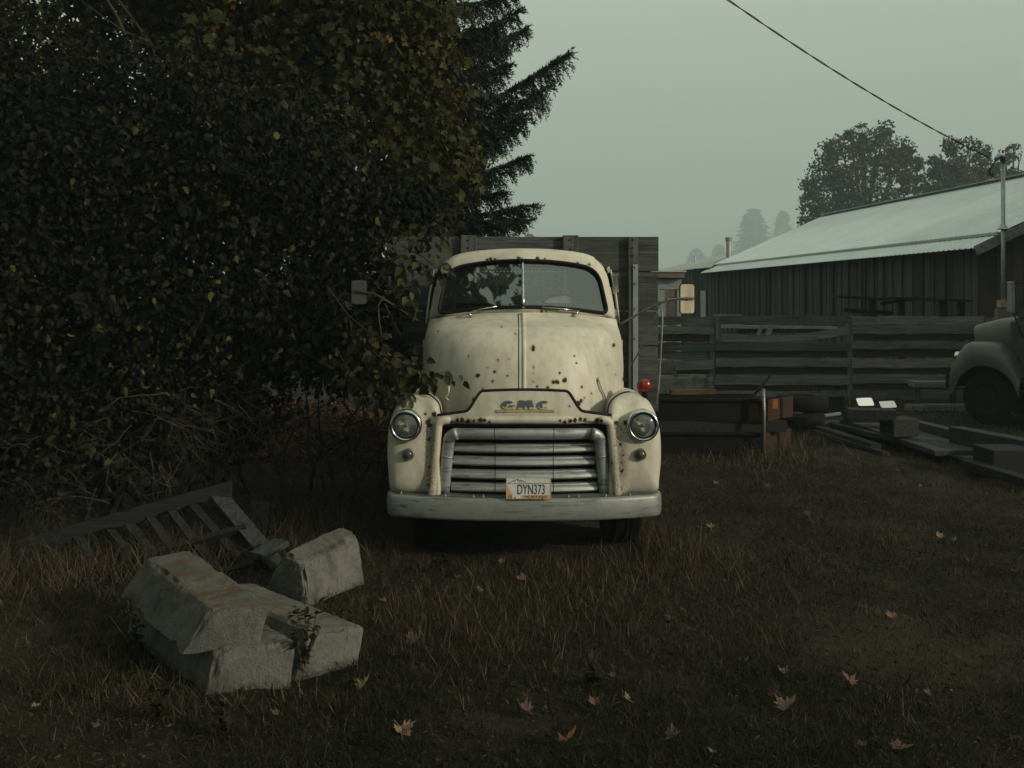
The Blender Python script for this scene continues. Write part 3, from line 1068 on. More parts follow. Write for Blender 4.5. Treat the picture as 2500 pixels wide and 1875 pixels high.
def rrect(w, h, r, n=5):
    out = []
    for cx, cz_, a0 in ((w / 2 - r, -h / 2 + r, -90), (w / 2 - r, h / 2 - r, 0), (-w / 2 + r, h / 2 - r, 90), (-w / 2 + r, -h / 2 + r, 180)):
        for t in np.linspace(a0, a0 + 90, n):
            out.append((cx + r * math.cos(R(t)), cz_ + r * math.sin(R(t))))
    return out


def slab(outl, y0, y1):
    n = len(outl)
    m = MB()
    m.add([(x, y0, z) for x, z in outl] + [(x, y1, z) for x, z in outl],
          [tuple(range(n)), tuple(range(n, 2 * n))[::-1]] + [(i, (i + 1) % n, (i + 1) % n + n, i + n) for i in range(n)])
    return m


slab(rrect(PW, PH, .012), .002, 0.0).build('plate_blank', 'plate_white', pl)
MB().tube([(x, -.001, z) for x, z in rrect(PW - .006, PH - .006, .012)] + [(PW / 2 - .003 - .012, -.001, -PH / 2 + .003)], .0026, 5, cap=False).build('plate_edge', 'plate_tan', pl)


def pz(x, y):   # plate-local from zoom pixels
    return ((x - 1078) / 320 * PW, -(y - 774) / 152 * PH)


tan = [pz(*q) for q in [(921, 752), (932, 758), (937, 775), (948, 787), (952, 806), (963, 812), (962, 828), (968, 848), (921, 848)]]
slab(tan, -.0012, .0015).build('state_outline', 'plate_tan', pl)
slab([pz(*q) for q in [(1032, 822), (1233, 820), (1233, 847), (1032, 847)]], -.0012, .0015).build('tan_band', 'plate_tan', pl)
mt = [pz(*q) for q in [(930, 741), (955, 733), (968, 722), (985, 716), (1000, 712), (1014, 720), (1030, 718), (1045, 728), (1062, 738), (1100, 741), (1150, 741), (1160, 735), (1170, 740), (1226, 741)]]
MB().tube([(x, -.001, z) for x, z in mt], .0019, 5).tube([(x, -.001, z - .002) for x, z in [pz(930, 741), pz(1060, 741)]], .0012, 5).build('mountain_line', 'plate_ink', pl)
for k in ((985, 716, 978, 736), (1000, 712, 1004, 736), (1030, 718, 1024, 736), (1014, 720, 1018, 734)):
    a, c_ = pz(k[0], k[1]), pz(k[2], k[3])
    MB().tube([(a[0], -.001, a[1]), (c_[0], -.001, c_[1])], .0012, 4).build('mountain_line', 'plate_ink', pl)


def put_text(body, cx, cy, h_px, w_px, mat, name):
    me = text_mesh(body, 1.0)
    co = np.zeros(len(me.vertices) * 3); me.vertices.foreach_get('co', co); co = co.reshape(-1, 3)
    mn, mx = co.min(0), co.max(0)
    w = w_px / 320 * PW; h = h_px / 152 * PH
    co[:, 0] = (co[:, 0] - (mn[0] + mx[0]) / 2) * w / (mx[0] - mn[0])
    co[:, 1] = (co[:, 1] - (mn[1] + mx[1]) / 2) * h / (mx[1] - mn[1])
    co[:, 2] = co[:, 2]
    x, z = pz(cx, cy)
    V = np.stack([co[:, 0] + x, -.0022 - co[:, 2] * .6, co[:, 1] + z], -1)
    me.vertices.foreach_set('co', V.ravel()); me.update()
    return link(name, me, mat, pl)


put_text('DYN373', 1097, 782, 68, 194, 'plate_navy', 'plate_number')
put_text('MONTANA', 1132, 835, 20, 160, 'plate_brown', 'state_name')
put_text('100', 946, 829, 11, 30, 'plate_brown', 'centenary_mark')
put_text('YEARS', 946, 842, 7, 30, 'plate_brown', 'centenary_word')
MB().lathe((*[pz(985, 838)[0], -.001], pz(985, 838)[1]), (0, -1, 0), [(.006, 0), (.006, .003), (.001, .005)], 8).build('plate_screw', 'wire_steel', pl)
MB().lathe((*[pz(1178, 842)[0], -.001], pz(1178, 842)[1]), (0, -1, 0), [(.006, 0), (.006, .003), (.001, .005)], 8).build('plate_screw', 'wire_steel', pl)

# ---- badge: raised letters on a base bar
def bm_mat(name):
    m, nt, b = new_mat(name)
    n = noise_tex(nt, 22, 4, 0.6)
    tc = nd(nt, 'ShaderNodeTexCoord'); sp_ = nd(nt, 'ShaderNodeSeparateXYZ'); nt.links.new(tc.outputs['Object'], sp_.inputs[0])
    hgt = math_n(nt, 'MULTIPLY', math_n(nt, 'SUBTRACT', sp_.outputs['Z'], 1.205), 14.0)
    f = math_n(nt, 'ADD', hgt, n)
    nt.links.new(ramp(nt, f, [(0.42, (0.42, 0.31, 0.15)), (0.50, (0.052, 0.075, 0.085))]), b.inputs['Base Color'])
    b.inputs['Roughness'].default_value = 0.5
    return m


MAT['badge'] = bm_mat('flaking_badge_paint')
MAT['badge_base'] = rusty('badge_base', (0.30, 0.23, 0.12), (0.42, 0.34, 0.20))


def bz(x, y):
    q = tpx(1180 + x * 220 / 2212, 920 + y * 220 / 2212, .115)
    return q.x, q.z


def ypan(x, z):
    zt = pan_top(x)
    return pan_pt(x, (z - 1.07) / (zt - 1.07))[1]


def letter(polys):
    m = MB()
    for poly in polys:
        o_ = [bz(*q) for q in poly]
        n = len(o_)
        m.add([(x, ypan(x, z) - .010, z) for x, z in o_] + [(x, ypan(x, z) + .01, z) for x, z in o_],
              [tuple(range(n)), tuple(range(n, 2 * n))[::-1]] + [(i, (i + 1) % n, (i + 1) % n + n, i + n) for i in range(n)])
    return m


def arcpoly(cx, cy, rx, ry, ix, iy, a0, a1, n=16):
    out = [(cx + rx * math.cos(R(a)), cy - ry * math.sin(R(a))) for a in np.linspace(a0, a1, n)]
    inn = [(cx + ix + (rx - 95) * .75 * math.cos(R(a)), cy - iy - (ry - 42) * math.sin(R(a))) for a in np.linspace(a1, a0, n)]
    return out + inn


badge = letter([[(315, 800), (1740, 795), (1752, 860), (318, 865)]]).build('badge_base', 'badge_base', truck, bev=.002)
gp = arcpoly(610, 690, 160, 108, 15, 0, 38, 330)
letter([gp]).build('letter', 'badge', badge)['label'] = 'raised letter G'
letter([[(640, 690), (765, 690), (765, 780), (700, 790), (690, 735), (640, 735)]]).build('letter', 'badge', badge)['label'] = 'crossbar of the letter G'
letter([[(835, 790), (885, 572), (1000, 572), (1035, 655), (1060, 572), (1190, 572), (1262, 790), (1130, 790), (1110, 690), (1065, 785), (1020, 785), (965, 690), (950, 790)]]).build('letter', 'badge', badge)['label'] = 'raised letter M'
letter([arcpoly(1475, 690, 150, 108, 15, 0, 40, 320)]).build('letter', 'badge', badge)['label'] = 'raised letter C'

# ---- mirrors on long arms
for s in (-1, 1):
    if s > 0:
        A = z1; pts = dict(back=[(2095, 380), (2203, 595)], arm=[(1665, 668), (1700, 655), (1830, 580), (1950, 520), (2010, 498), (2100, 485), (2175, 483)],
                           brace=[(1955, 535), (1885, 725), (1755, 955)], rod=[(1955, 540), (1972, 575), (1975, 640), (1962, 900), (1948, 1120), (1935, 1235)])
        base_y = 1.05
        cv = lambda q: z1(*q)
    else:
        pts = dict(back=[(135, 165), (285, 392)], arm=[(835, 590), (770, 545), (700, 510), (540, 400), (430, 335), (350, 290), (200, 270)],
                   brace=[(455, 390), (520, 530), (640, 775)], rod=[(420, 345), (390, 400), (395, 520), (420, 680), (440, 815)])
        cv = lambda q: (820 + q[0] * 300 / 1131, 640 + q[1] * 300 / 1131)
    yd = .95
    a = tpx(*cv(pts['back'][0]), yd); c_ = tpx(*cv(pts['back'][1]), yd)
    cx, cz_ = (a.x + c_.x) / 2, (a.z + c_.z) / 2
    w, h = abs(c_.x - a.x), abs(a.z - c_.z)
    o_ = [(x + cx, z + cz_) for x, z in rrect(w, h, .026)]
    MAT['mirror_back_r'] = MAT.get('mirror_back_r') or paint('mirror_back_paint', (0.62, 0.53, 0.38), [(1.365, 2.02, .012)], 0.7)
    MAT['mirror_back_l'] = MAT.get('mirror_back_l') or simple('grey_mirror_back', (0.05, 0.056, 0.05), 0.5, var=.2)
    mir = slab(o_, yd + .028, yd + .006).build('side_mirror', 'black_rubber', truck, bev=.004)
    i_ = [(x * .90 + cx, z * .95 + cz_) for x, z in rrect(w, h, .022)]
    slab(i_, yd + .002, yd + .012).build('mirror_back', 'mirror_back_r' if s > 0 else 'mirror_back_l', mir, bev=.003)
    slab([(x * .9 + cx, z * .95 + cz_) for x, z in rrect(w, h, .02)], yd + .032, yd + .026).build('mirror_glass', 'reflector', mir)
    n = len(pts['arm'])
    ap = [tpx(*cv(q), 1.28 + (yd - 1.28 - .01) * min(1.0, i / (n - 2))) for i, q in enumerate(pts['arm'])]
    arm = MB().tube(ap, [.012, .012, .010, .009, .012, .009, .008], 8)
    for q in (ap[3], ap[4]):
        arm.lathe(q - Vector((0, 0, .018)), (0, 0, 1), [(.016, 0), (.016, .036)], 8, True, True)
    arm.box((ap[-1].x - .045, yd - .012, ap[-1].z - .010), (ap[-1].x + .03, yd + .004, ap[-1].z + .010))
    arm.build('mirror_arm', 'wire_steel' if s > 0 else 'steel_dark', mir, smooth=True, split=40)
    bp_ = [tpx(*cv(q), y) for q, y in zip(pts['brace'], (1.0, 1.15, 1.36))]
    MB().tube(bp_, .006, 6).build('mirror_brace', 'wire_steel' if s > 0 else 'steel_dark', mir, smooth=True)
    rp = [tpx(*cv(q), 1.0 - .02 * i) for i, q in enumerate(pts['rod'])]
    MB().tube(rp, .0075, 6).build('mirror_rod', 'wire_steel' if s > 0 else 'steel_dark', mir, smooth=True)

# ---- wheels, axle, chassis
def wheel(c_, r, w, steer=0.0):
    e_ = bpy.data.objects.new('wheel', None)
    COL.objects.link(e_); e_.parent = truck; e_.location = c_; e_.rotation_euler = (0, 0, steer)
    pr = [(r * .60, -w * .42), (r * .80, -w * .5), (r * .93, -w * .47), (r, -w * .36), (r, -w * .12), (r * .985, -w * .10), (r * .985, -w * .06), (r, -w * .04),
          (r, w * .04), (r * .985, w * .06), (r * .985, w * .10), (r, w * .12), (r, w * .36), (r * .93, w * .47), (r * .80, w * .5), (r * .60, w * .42)]
    MB().lathe((0, 0, 0), (1, 0, 0), pr, 48).build('tyre', 'tyre', e_, smooth=True, split=40)
    MB().lathe((0, 0, 0), (1, 0, 0), [(r * .61, -w * .40), (r * .55, -w * .3), (r * .52, 0), (r * .3, w * .1), (r * .12, w * .25), (.01, w * .26)], 28).lathe((0, 0, 0), (1, 0, 0), [(r * .61, w * .40), (r * .55, w * .3), (r * .52, 0)], 28).build('rim', 'steel_dark', e_, smooth=True)
    return e_


wheel((-.80, .93, .46), .475, .27, R(4)); wheel((.80, .93, .46), .475, .27, R(4))
for x in (-1.0, -.72, .72, 1.0):
    wheel((x, 4.55, .46), .475, .25)
MB().tube([(-.8, .93, .40), (.8, .93, .40)], .05, 8).box((-.42, .35, .55), (-.34, 6.3, .75)).box((.34, .35, .55), (.42, 6.3, .75)).build('chassis', 'steel_dark', truck)

# ---- flatbed with its plank headboard
MAT['bed_wood'] = wood('grey_bed_boards', (0.042, 0.047, 0.046), (0.105, 0.112, 0.106), axis=0, objvar=.22)
MAT['stake_wood'] = wood('grey_stakes', (0.066, 0.071, 0.068), (0.14, 0.146, 0.136), axis=2, objvar=.2)
MAT['bed_side'] = wood('grey_side_boards', (0.05, 0.05, 0.046), (0.12, 0.118, 0.105), axis=1, objvar=.22)
bed = bpy.data.objects.new('flatbed', None); COL.objects.link(bed); bed.parent = truck
HB = 2.50
xr = tpx(1608, 900, HB).x; xl = -1.32
heights = [(2.640, 2.298), (2.290, 1.905), (1.897, 1.56), (1.552, 1.21), (1.204, .90)]
for i, (zt, zb_) in enumerate(heights):
    j = [.004, 0, .006, 0, .003][i]
    MB().box((xl, HB + j, zb_), (xr - [.0, .006, .003, .009, 0][i], HB + .045 + j, zt)).build('plank', 'bed_wood', bed, bev=.004)
for (xa, xb) in ((560, 672), (1275, 1385), (1735, 1805)):
    a = tpx(*z1(xa, 100), HB - .05).x; c_ = tpx(*z1(xb, 100), HB - .05).x
    MB().box((a, HB - .052, .85), (c_, HB - .002, 2.652 if xa < 1700 else 2.635)).build('stake', 'stake_wood', bed, bev=.005)
a = tpx(*z1(1768, 245), HB - .06)
st_ = MB().box((a.x, HB - .064, 1.0), (a.x + .05, HB - .054, a.z)); st_.build('stake_strap', 'galv', bed)
for yy in (265, 380, 560, 765):
    q = tpx(*z1(1782, yy), HB - .07)
    MB().lathe((q.x, HB - .064, q.z), (0, -1, 0), [(.012, 0), (.010, .008), (.002, .011)], 8).build('bolt', 'wire_steel', bed)
for k, (xx, yy) in enumerate(((1328, 72), (1328, 140), (1768, 72), (1768, 130), (1768, 183), (612, 75), (612, 130))):
    q = tpx(*z1(xx, yy), HB - .07)
    MB().lathe((q.x, HB - .054, q.z), (0, -1, 0), [(.011, 0), (.009, .006), (.002, .008)], 8).build('bolt', 'steel_dark', bed)
# worn light patches of old paint on the top board
MB().box((-.50, HB - .004, 2.30), (-.14, HB, 2.395)).build('paint_patch', simple('flaked_white', (0.22, 0.225, 0.205), 0.8, var=.6, scale=30), bed)
for s in (-1, 1):
    for i, (zt, zb_) in enumerate(((2.62, 2.30), (2.24, 1.92), (1.86, 1.55))):
        x = (xr if s > 0 else xl) - s * .06
        MB().box((x - .02, HB + .06, zb_), (x + .02, 6.9, zt)).build('plank', 'bed_side', bed)
    for yy in (3.2, 4.6, 6.2):
        x = (xr if s > 0 else xl) - s * .11
        MB().box((x - .03, yy, .95), (x + .03, yy + .09, 2.6)).build('stake', 'stake_wood', bed)
for i in range(10):
    w = (xr - xl) / 10
    MB().box((xl + i * w + .004, HB + .06, .90), (xl + (i + 1) * w - .004, 6.9, .95)).build('plank', 'bed_side', bed)
MB().box((-.9, HB + .1, .76), (.9, 6.8, .895)).build('bed_frame', 'steel_dark', bed)

# ================================================================== the yard: barn, sheds, fence, scrap
MAT['barn_wood'] = wood('barn_boards', (0.0368, 0.0368, 0.0331), (0.0782, 0.0754, 0.0662), axis=2, objvar=.45)
MAT['gable_wood'] = wood('gable_boards', (0.060, 0.046, 0.036), (0.120, 0.098, 0.080), axis=2, objvar=.4)
MAT['fence_wood'] = wood('fence_boards', (0.094, 0.0992, 0.0923), (0.1966, 0.2018, 0.1847), axis=0, objvar=.35)
MAT['fence_brown'] = wood('brown_fence_boards', (0.0578, 0.0408, 0.0306), (0.1054, 0.0765, 0.0578), axis=0, objvar=.25)
MAT['fence_pale'] = wood('pale_fence_boards', (0.15, 0.153, 0.138), (0.3, 0.3, 0.27), axis=0, objvar=.2)
MAT['post_wood'] = wood('fence_posts', (0.09, 0.0936, 0.0864), (0.18, 0.18, 0.162), axis=2, objvar=.2)
MAT['grey_board'] = wood('loose_grey_boards', (0.0315, 0.035, 0.035), (0.07, 0.0756, 0.0735), axis=1, objvar=.3)
MAT['grey_board_x'] = wood('loose_grey_beam', (0.0123, 0.0141, 0.0141), (0.0277, 0.0301, 0.0292), axis=0, objvar=.3)
MAT['dark_board'] = wood('dark_old_timber', (0.0128, 0.0128, 0.012), (0.0336, 0.0336, 0.0304), axis=1, objvar=.4)
MAT['pallet_dark'] = wood('pallet_slat', (0.022, 0.024, 0.023), (0.05, 0.053, 0.05), axis=1, objvar=.2)
MAT['white_board'] = wood('whitewashed_board', (0.24, 0.25, 0.23), (0.40, 0.41, 0.38), axis=0, objvar=.2)


def metal_roof(name, col):
    m, nt, b = new_mat(name)
    n = noise_tex(nt, 0.8, 6, 0.65); n2 = noise_tex(nt, 5, 5, 0.7, stretch=(1, .15, 1))
    c = ramp(nt, n, [(0.3, [v * .86 for v in col]), (0.7, col)])
    c = mixc(nt, math_n(nt, 'MULTIPLY', ramp(nt, n2, [(0.5, 0.0), (0.75, 1.0)]), 0.25), c, [v * .6 for v in col])
    n4 = noise_tex(nt, 1.3, 6, 0.7, stretch=(.18, 3.0, .18))
    c = mixc(nt, math_n(nt, 'MULTIPLY', ramp(nt, n4, [(0.5, 0.0), (0.68, 1.0)]), 0.14), c, [col[0] * .62, col[1] * .58, col[2] * .52])
    nt.links.new(c, b.inputs['Base Color'])
    b.inputs['Metallic'].default_value = 0.35
    b.inputs['Roughness'].default_value = 0.42
    return m


MAT['roof_metal'] = metal_roof('pale_sheet_metal', (0.66, 0.71, 0.69))
MAT['roof_old'] = metal_roof('old_sheet_metal', (0.34, 0.37, 0.34))
MAT['fascia'] = simple('grey_fascia', (0.20, 0.205, 0.19), 0.7, var=.3)
MAT['garage_white'] = simple('garage_white', (0.44, 0.47, 0.45), 0.6, var=.15, scale=5)
MAT['garage_trim'] = simple('pink_weathered_trim', (0.23, 0.16, 0.135), 0.75, var=.3, scale=9)
MAT['concrete'] = simple('placeholder_concrete', (0.2, 0.2, 0.18), 0.95)

# barn frame: A runs from the near corner to the far corner along the long wall
NEAR = Vector((10.79, 23.0, 0)); AXV = Vector((-.118, 1, 0)).normalized(); ACR = Vector((AXV.y, -AXV.x, 0))   # into the barn
LEN = 19.2


def bp3(a, c_, z): return NEAR + AXV * a + ACR * c_ + Vector((0, 0, z))


barn = thing('barn', 'long dark plank barn with pale sheet metal roof behind the fence', 'barn', tuple(NEAR))
brz = math.atan2(AXV.x, AXV.y) * -1
barn.rotation_euler = (0, 0, brz)
# local frame of the barn: x = into the barn (right), y = along the wall away from the camera
NB = 74
bw = LEN / NB
EAVE = 3.30
pl_var = []
for k in range(4):
    m = MB().box((0, 0.008, 0), (-.028 - .006 * k, bw - .008 - .006 * k, EAVE - .02)); pl_var.append(m)
pm = []
for k, m in enumerate(pl_var):
    o = m.build('plank', 'barn_wood', barn); pm.append(o.data)
    o.location = (-.012 * (k % 3), k * bw, 0.0)
for i in range(4, NB):
    o = bpy.data.objects.new('plank', pm[(i * 7) % 4]); COL.objects.link(o); o.parent = barn
    o.location = (-.020 * random.random() - .03 * (i % 2), i * bw, random.uniform(-.03, .015))
MB().box((.005, .02, 0), (.10, LEN, EAVE + .05)).build('wall_core', 'dark', barn)
# gable end facing the camera
for i in range(26):
    x0 = .0 + i * .39
    zt = EAVE + min(x0, 10.2 - x0 - .39) * .43 + .02
    o = MB().add([(x0 + .01, -.03 - .02 * (i % 2), 0), (x0 + .38, -.03 - .02 * (i % 2), 0), (x0 + .38, -.03 - .02 * (i % 2), zt + (.16 if x0 < 5.1 else -.0)), (x0 + .01, -.03 - .02 * (i % 2), zt),
                  (x0 + .01, .0, 0), (x0 + .38, .0, 0), (x0 + .38, .0, zt + (.16 if x0 < 5.1 else 0)), (x0 + .01, .0, zt)],
                 [(0, 1, 2, 3), (0, 4, 5, 1), (1, 5, 6, 2), (2, 6, 7, 3), (3, 7, 4, 0)]).build('plank', 'gable_wood', barn)
MB().add([(.02, .02, 0), (10.2, .02, 0), (10.2, .02, 3.3), (5.1, .02, 5.45), (.02, .02, 3.3)], [(0, 1, 2, 3, 4)]).build('gable_core', 'dark', barn)
MB().box((10.15, .02, 0), (10.2, LEN, 3.35)).box((.1, LEN - .05, 0), (10.2, LEN, 3.3)).build('back_wall', 'barn_wood', barn)


def ribbed(x0, z0, x1, z1, y0, y1, pitch=.23, h=.022):
    """Corrugated sheet between two eave-parallel lines, ribs running up the slope."""
    m = MB(); rows = []
    n = int((y1 - y0) / pitch)
    ys, hs = [], []
    for i in range(n + 1):
        y = y0 + i * (y1 - y0) / n
        for dy, hh in ((0, 0), (.14, 0), (.155, h), (.195, h), (.21, 0)):
            if y + dy <= y1:
                ys.append(y + dy); hs.append(hh)
    r0 = [(x0, y, z0 + hh) for y, hh in zip(ys, hs)]; r1 = [(x1, y, z1 + hh) for y, hh in zip(ys, hs)]
    r0b = [(x0, y, z0 - .012 + hh) for y, hh in zip(ys, hs)]
    m.rings([r0b, r0, r1], closed=False)
    return m


ribbed(.18, 3.565, 5.1, 5.70, -.55, LEN + .5).build('roof_sheet', 'roof_metal', barn)
ribbed(-.42, 3.20, .24, 3.545, -.55, LEN + .5).build('eave_sheet', 'roof_metal', barn)
ribbed(10.62, 3.3, 5.1, 5.70, -.55, LEN + .5).build('roof_sheet', 'roof_metal', barn)
MB().box((.10, -.55, 3.50), (.17, LEN + .5, 3.558)).build('roof_step', 'roof_old', barn)
MB().beam((5.1, -.56, 5.735), (5.1, LEN + .5, 5.735), .42, .03).build('ridge_cap', 'roof_old', barn)
MB().beam((-.44, -.575, 3.13), (5.1, -.575, 5.62), .03, .22, up=(0, 0, 1)).build('barge_board', 'fascia', barn)
MB().beam((10.64, -.575, 3.20), (5.1, -.575, 5.62), .03, .22, up=(0, 0, 1)).build('barge_board', 'fascia', barn)
for yy in (5.6, 8.4, 13.0):
    MB().box((-.12, yy, 0), (-.06, yy + .14, EAVE - .05)).build('batten', 'barn_wood', barn)

# lower lean-to that carries the barn on to the left
shed = thing('lean_to_shed', 'low dark shed with old metal roof and stovepipe beyond the barn', 'shed', tuple(bp3(LEN + .02, 0, 0)), brz)
for i in range(34):
    w_ = .32
    MB().box((.05 - .02 * (i % 2), .01 + i * w_, 0), (.02 - .025 * (i % 2), (i + 1) * w_ - .01, 3.42)).build('plank', 'barn_wood', shed)
MB().box((.06, 0.02, 0), (.12, 10.8, 3.45)).build('wall_core', 'dark', shed)
ribbed(-.25, 3.44, 3.4, 4.35, .04, 11.2, .3).build('roof_sheet', 'roof_old', shed)
ribbed(7.0, 3.44, 3.4, 4.35, .04, 11.2, .3).build('roof_sheet', 'roof_old', shed)
q = P(1779, 625, 46.2) - Vector(shed.location)
q = Matrix.Rotation(-brz, 3, 'Z') @ q
sp_ = MB().tube([(q.x, q.y, q.z - .7), (q.x, q.y, q.z + .74)], .12, 12)
sp_.tube([(q.x, q.y, q.z + .70), (q.x, q.y, q.z + .86)], [.15, .17], 12)
sp_.build('stovepipe', 'galv', shed, smooth=True, split=40)
q = Matrix.Rotation(-brz, 3, 'Z') @ (P(1697, 648, 50) - Vector(shed.location))
MB().tube([(q.x, q.y, q.z - .25), (q.x, q.y, q.z + .46)], .045, 8).build('vent_pipe', 'garage_white', shed)
q = Matrix.Rotation(-brz, 3, 'Z') @ (P(1752, 750, 43.5) - Vector(shed.location))
MB().box((-.05, q.y - .35, 1.0), (-.02, q.y + .35, 2.45)).build('window', 'roof_old', shed)

# white garage seen between truck and mirror
gar = thing('garage', 'small white garage with pinkish trim between the truck and its mirror', 'garage', (3.5, 30.0, 0))
gx = P(1663, 700, 30).x - 3.5
MB().box((-3.0, 0, 0), (gx - .45, .1, 2.35)).box((gx - .12, 0, 0), (gx, .1, 2.35)).build('wall', 'garage_white', gar)
gm = MB()
for i in range(5):
    gm.box((-3.0, -.03 - .012 * (i % 2), 2.36 + i * .062), (gx, .1, 2.415 + i * .062))
gm.build('lintel_siding', 'garage_white', gar)
MB().box((-3.2, -.28, 2.70), (gx + .06, 3.2, 2.86)).build('fascia', 'garage_trim', gar)
MB().box((-3.25, -.32, 2.865), (gx + .10, 3.2, 2.91)).build('roof', 'roof_metal', gar)
MB().box((gx - .45, -.04, 0), (gx - .34, .1, 2.35)).box((gx - .34, -.02, 0), (gx - .20, .08, 2.35)).build('door_frame', 'garage_trim', gar)
for i in range(9):
    MB().box((gx - 2.6, .12, .02 + i * .26), (gx - .45, .15, .27 + i * .26)).build('door_panel', 'garage_white', gar)
MB().box((gx - .06, .1, 0), (gx, 3.2, 2.70)).build('side_wall', 'garage_white', gar)

# ---- plank fence
FY = 20.0


def fz(y4): return 3.111 - .00335 * y4
def fx(x4): return (1600 + x4 * .4069 - 1250) * FY / FPX


fence = thing('plank_fence', 'grey horizontal plank fence with one sagging board in front of the barn', 'fence', (0, FY, 0))


def board(x0, x1, zt, zb_, y=0.0, mat='fence_wood', sag=0.0, tilt=0.0, rag=.008):
    n = 14
    us = np.linspace(0, 1, n)
    top, bot = [], []
    ph = random.random() * 10
    for u in us:
        dz = -sag * 4 * u * (1 - u) + tilt * (u - .5) + rag * math.sin(u * 9 + ph) + rag * .7 * math.sin(u * 23 + ph * 2)
        x = x0 + (x1 - x0) * u
        top.append((x, zt + dz)); bot.append((x, zb_ + dz + rag * .8 * math.sin(u * 15 + ph * 3)))
    y0, y1 = y - .018, y + .018
    rings = [[(x, y0, z) for x, z in bot], [(x, y0, z) for x, z in top], [(x, y1, z) for x, z in top], [(x, y1, z) for x, z in bot], [(x, y0, z) for x, z in bot]]
    m = MB().rings(rings, closed=False)
    m.add([rings[k][0] for k in range(4)], [(0, 1, 2, 3)]); m.add([rings[k][-1] for k in range(4)], [(0, 1, 2, 3)])
    return m.build('plank', mat, fence)


xA0, xA1, xB1, xC1 = fx(-180), fx(352), fx(1165), fx(1965)
for zt, zb_, y, mt_ in [(425, 475, -.06, 0), (482, 527, -.055, 0), (531, 574, .05, 1), (580, 630, -.06, 0), (632, 682, .05, 0), (685, 740, -.075, 2), (746, 792, .045, 1), (795, 842, -.06, 0), (846, 888, .05, 1), (890, 925, -.05, 0)]:
    board(xA0, xA1 - .02, fz(zt), fz(zb_), y, ('fence_wood', 'fence_brown', 'fence_pale')[mt_])
for zt, zb_, y, mt_ in [(420, 471, -.06, 0), (575, 627, -.06, 0), (629, 671, .05, 1), (672, 722, -.065, 0), (727, 772, .05, 1), (775, 831, -.06, 0), (834, 872, .045, 1), (872, 902, -.05, 0)]:
    board(xA1 + .02, xB1 - .02, fz(zt), fz(zb_), y, ('fence_wood', 'fence_brown', 'fence_pale')[mt_])
board(xA1 + .06, xB1 - .04, fz(500), fz(546), -.05, 'fence_pale', sag=.12, tilt=.13)
for zt, zb_, y, mt_ in [(422, 470, -.06, 0), (472, 526, -.065, 0), (530, 570, .05, 1), (571, 616, -.06, 0), (620, 667, .05, 1), (675, 730, -.07, 2), (733, 768, .05, 1), (770, 822, -.06, 0), (825, 866, .045, 1), (866, 918, -.06, 0)]:
    board(xB1 + .02, xC1 - .02, fz(zt), fz(zb_), y, ('fence_wood', 'fence_brown', 'fence_pale')[mt_])
for zt, zb_, y, mt_ in [(432, 478, -.06, 0), (484, 532, -.06, 0), (538, 586, .05, 1), (590, 640, -.06, 0), (645, 695, .05, 0), (700, 760, -.06, 0), (765, 820, .05, 1), (825, 900, -.06, 0)]:
    board(xC1 + .02, xC1 + 3.2, fz(zt), fz(zb_), y, ('fence_wood', 'fence_brown', 'fence_pale')[mt_])
for x, h in ((xA0 - .05, 1.66), (xA1 - .05, 1.70), (xB1, 1.71), (xC1, 1.72), (xC1 + 3.2, 1.7)):
    MB().beam((x, 0, -.1), (x + .01, 0, h), .10, .10, up=(0, 1, 0), bevel=.012).build('post', 'post_wood', fence)
MB().beam((xA1 + .07, -.09, fz(560)), (xA1 + .06, -.09, fz(420)), .10, .03, up=(0, 1, 0)).build('post_cleat', 'post_wood', fence)
MB().box((xA1 + .04, .22, 1.55), (xA1 + .62, .26, 1.735)).build('roof_offcut', 'fence_pale', fence)
# planks and a beam stored behind the fence gap
sp0 = P(1760, 800, 21.3)
for i, (a, c_, z_, mt_) in enumerate([((1750, 797), (2040, 800), .06, 'white_board'), ((1755, 792), (1815, 792), .07, 'white_board'), ((1800, 808), (2000, 806), .09, 'grey_board_x')]):
    q0 = P(a[0], a[1], 21.2 + .3 * i); q1 = P(c_[0], c_[1], 21.2 + .3 * i)
    o = MB().beam(q0, q1, .22, z_).build('stored_plank', mt_)
    tag(o, ['long whitewashed plank seen through the gap above the sagging fence board', 'short pale plank stub behind the fence gap beside the post', 'grey plank under the whitewashed one behind the fence gap'][i], 'plank')
for i, px in enumerate((1857, 1880)):
    q0 = P(px - 6, 818, 21.0); q1 = P(px + 7, 786, 21.05)
    tag(MB().beam(q0, q1, .07 if i == 0 else .11, .03, up=(0, 1, 0)).build('leaning_strip', 'fence_pale'), ['narrow wooden strip leaning behind the fence gap', 'wider wooden strip leaning behind the fence gap'][i], 'wood strip')
# a trestle table standing behind the fence
tb_ = thing('trestle_table', 'dark weathered trestle table against the barn, above the fence', 'table', tuple(P(2200, 722, 21.6) * Vector((1, 1, 0)) if False else (8.2, 21.7, 0)))


def loc_t(px, py, Y=21.7):
    return P(px, py, Y) - Vector((8.2, 21.7, 0))


MB().beam(loc_t(2040, 724), loc_t(2160, 731), .6, .05).build('top_board', 'grey_board_x', tb_)
MB().beam(loc_t(2162, 727), loc_t(2360, 735), .55, .05).build('top_board', 'grey_board_x', tb_)
for px in (2130, 2200, 2303, 2346):
    a = loc_t(px, 730); MB().beam((a.x, 0, 0), (a.x, 0, a.z), .12, .12, up=(0, 1, 0)).build('leg', 'dark_board', tb_)
MB().beam(loc_t(2150, 742), loc_t(2240, 728), .05, .07).build('brace', 'dark_board', tb_)
MB().beam(loc_t(2060, 757), loc_t(2180, 765), .05, .09).build('rail', 'dark_board', tb_)

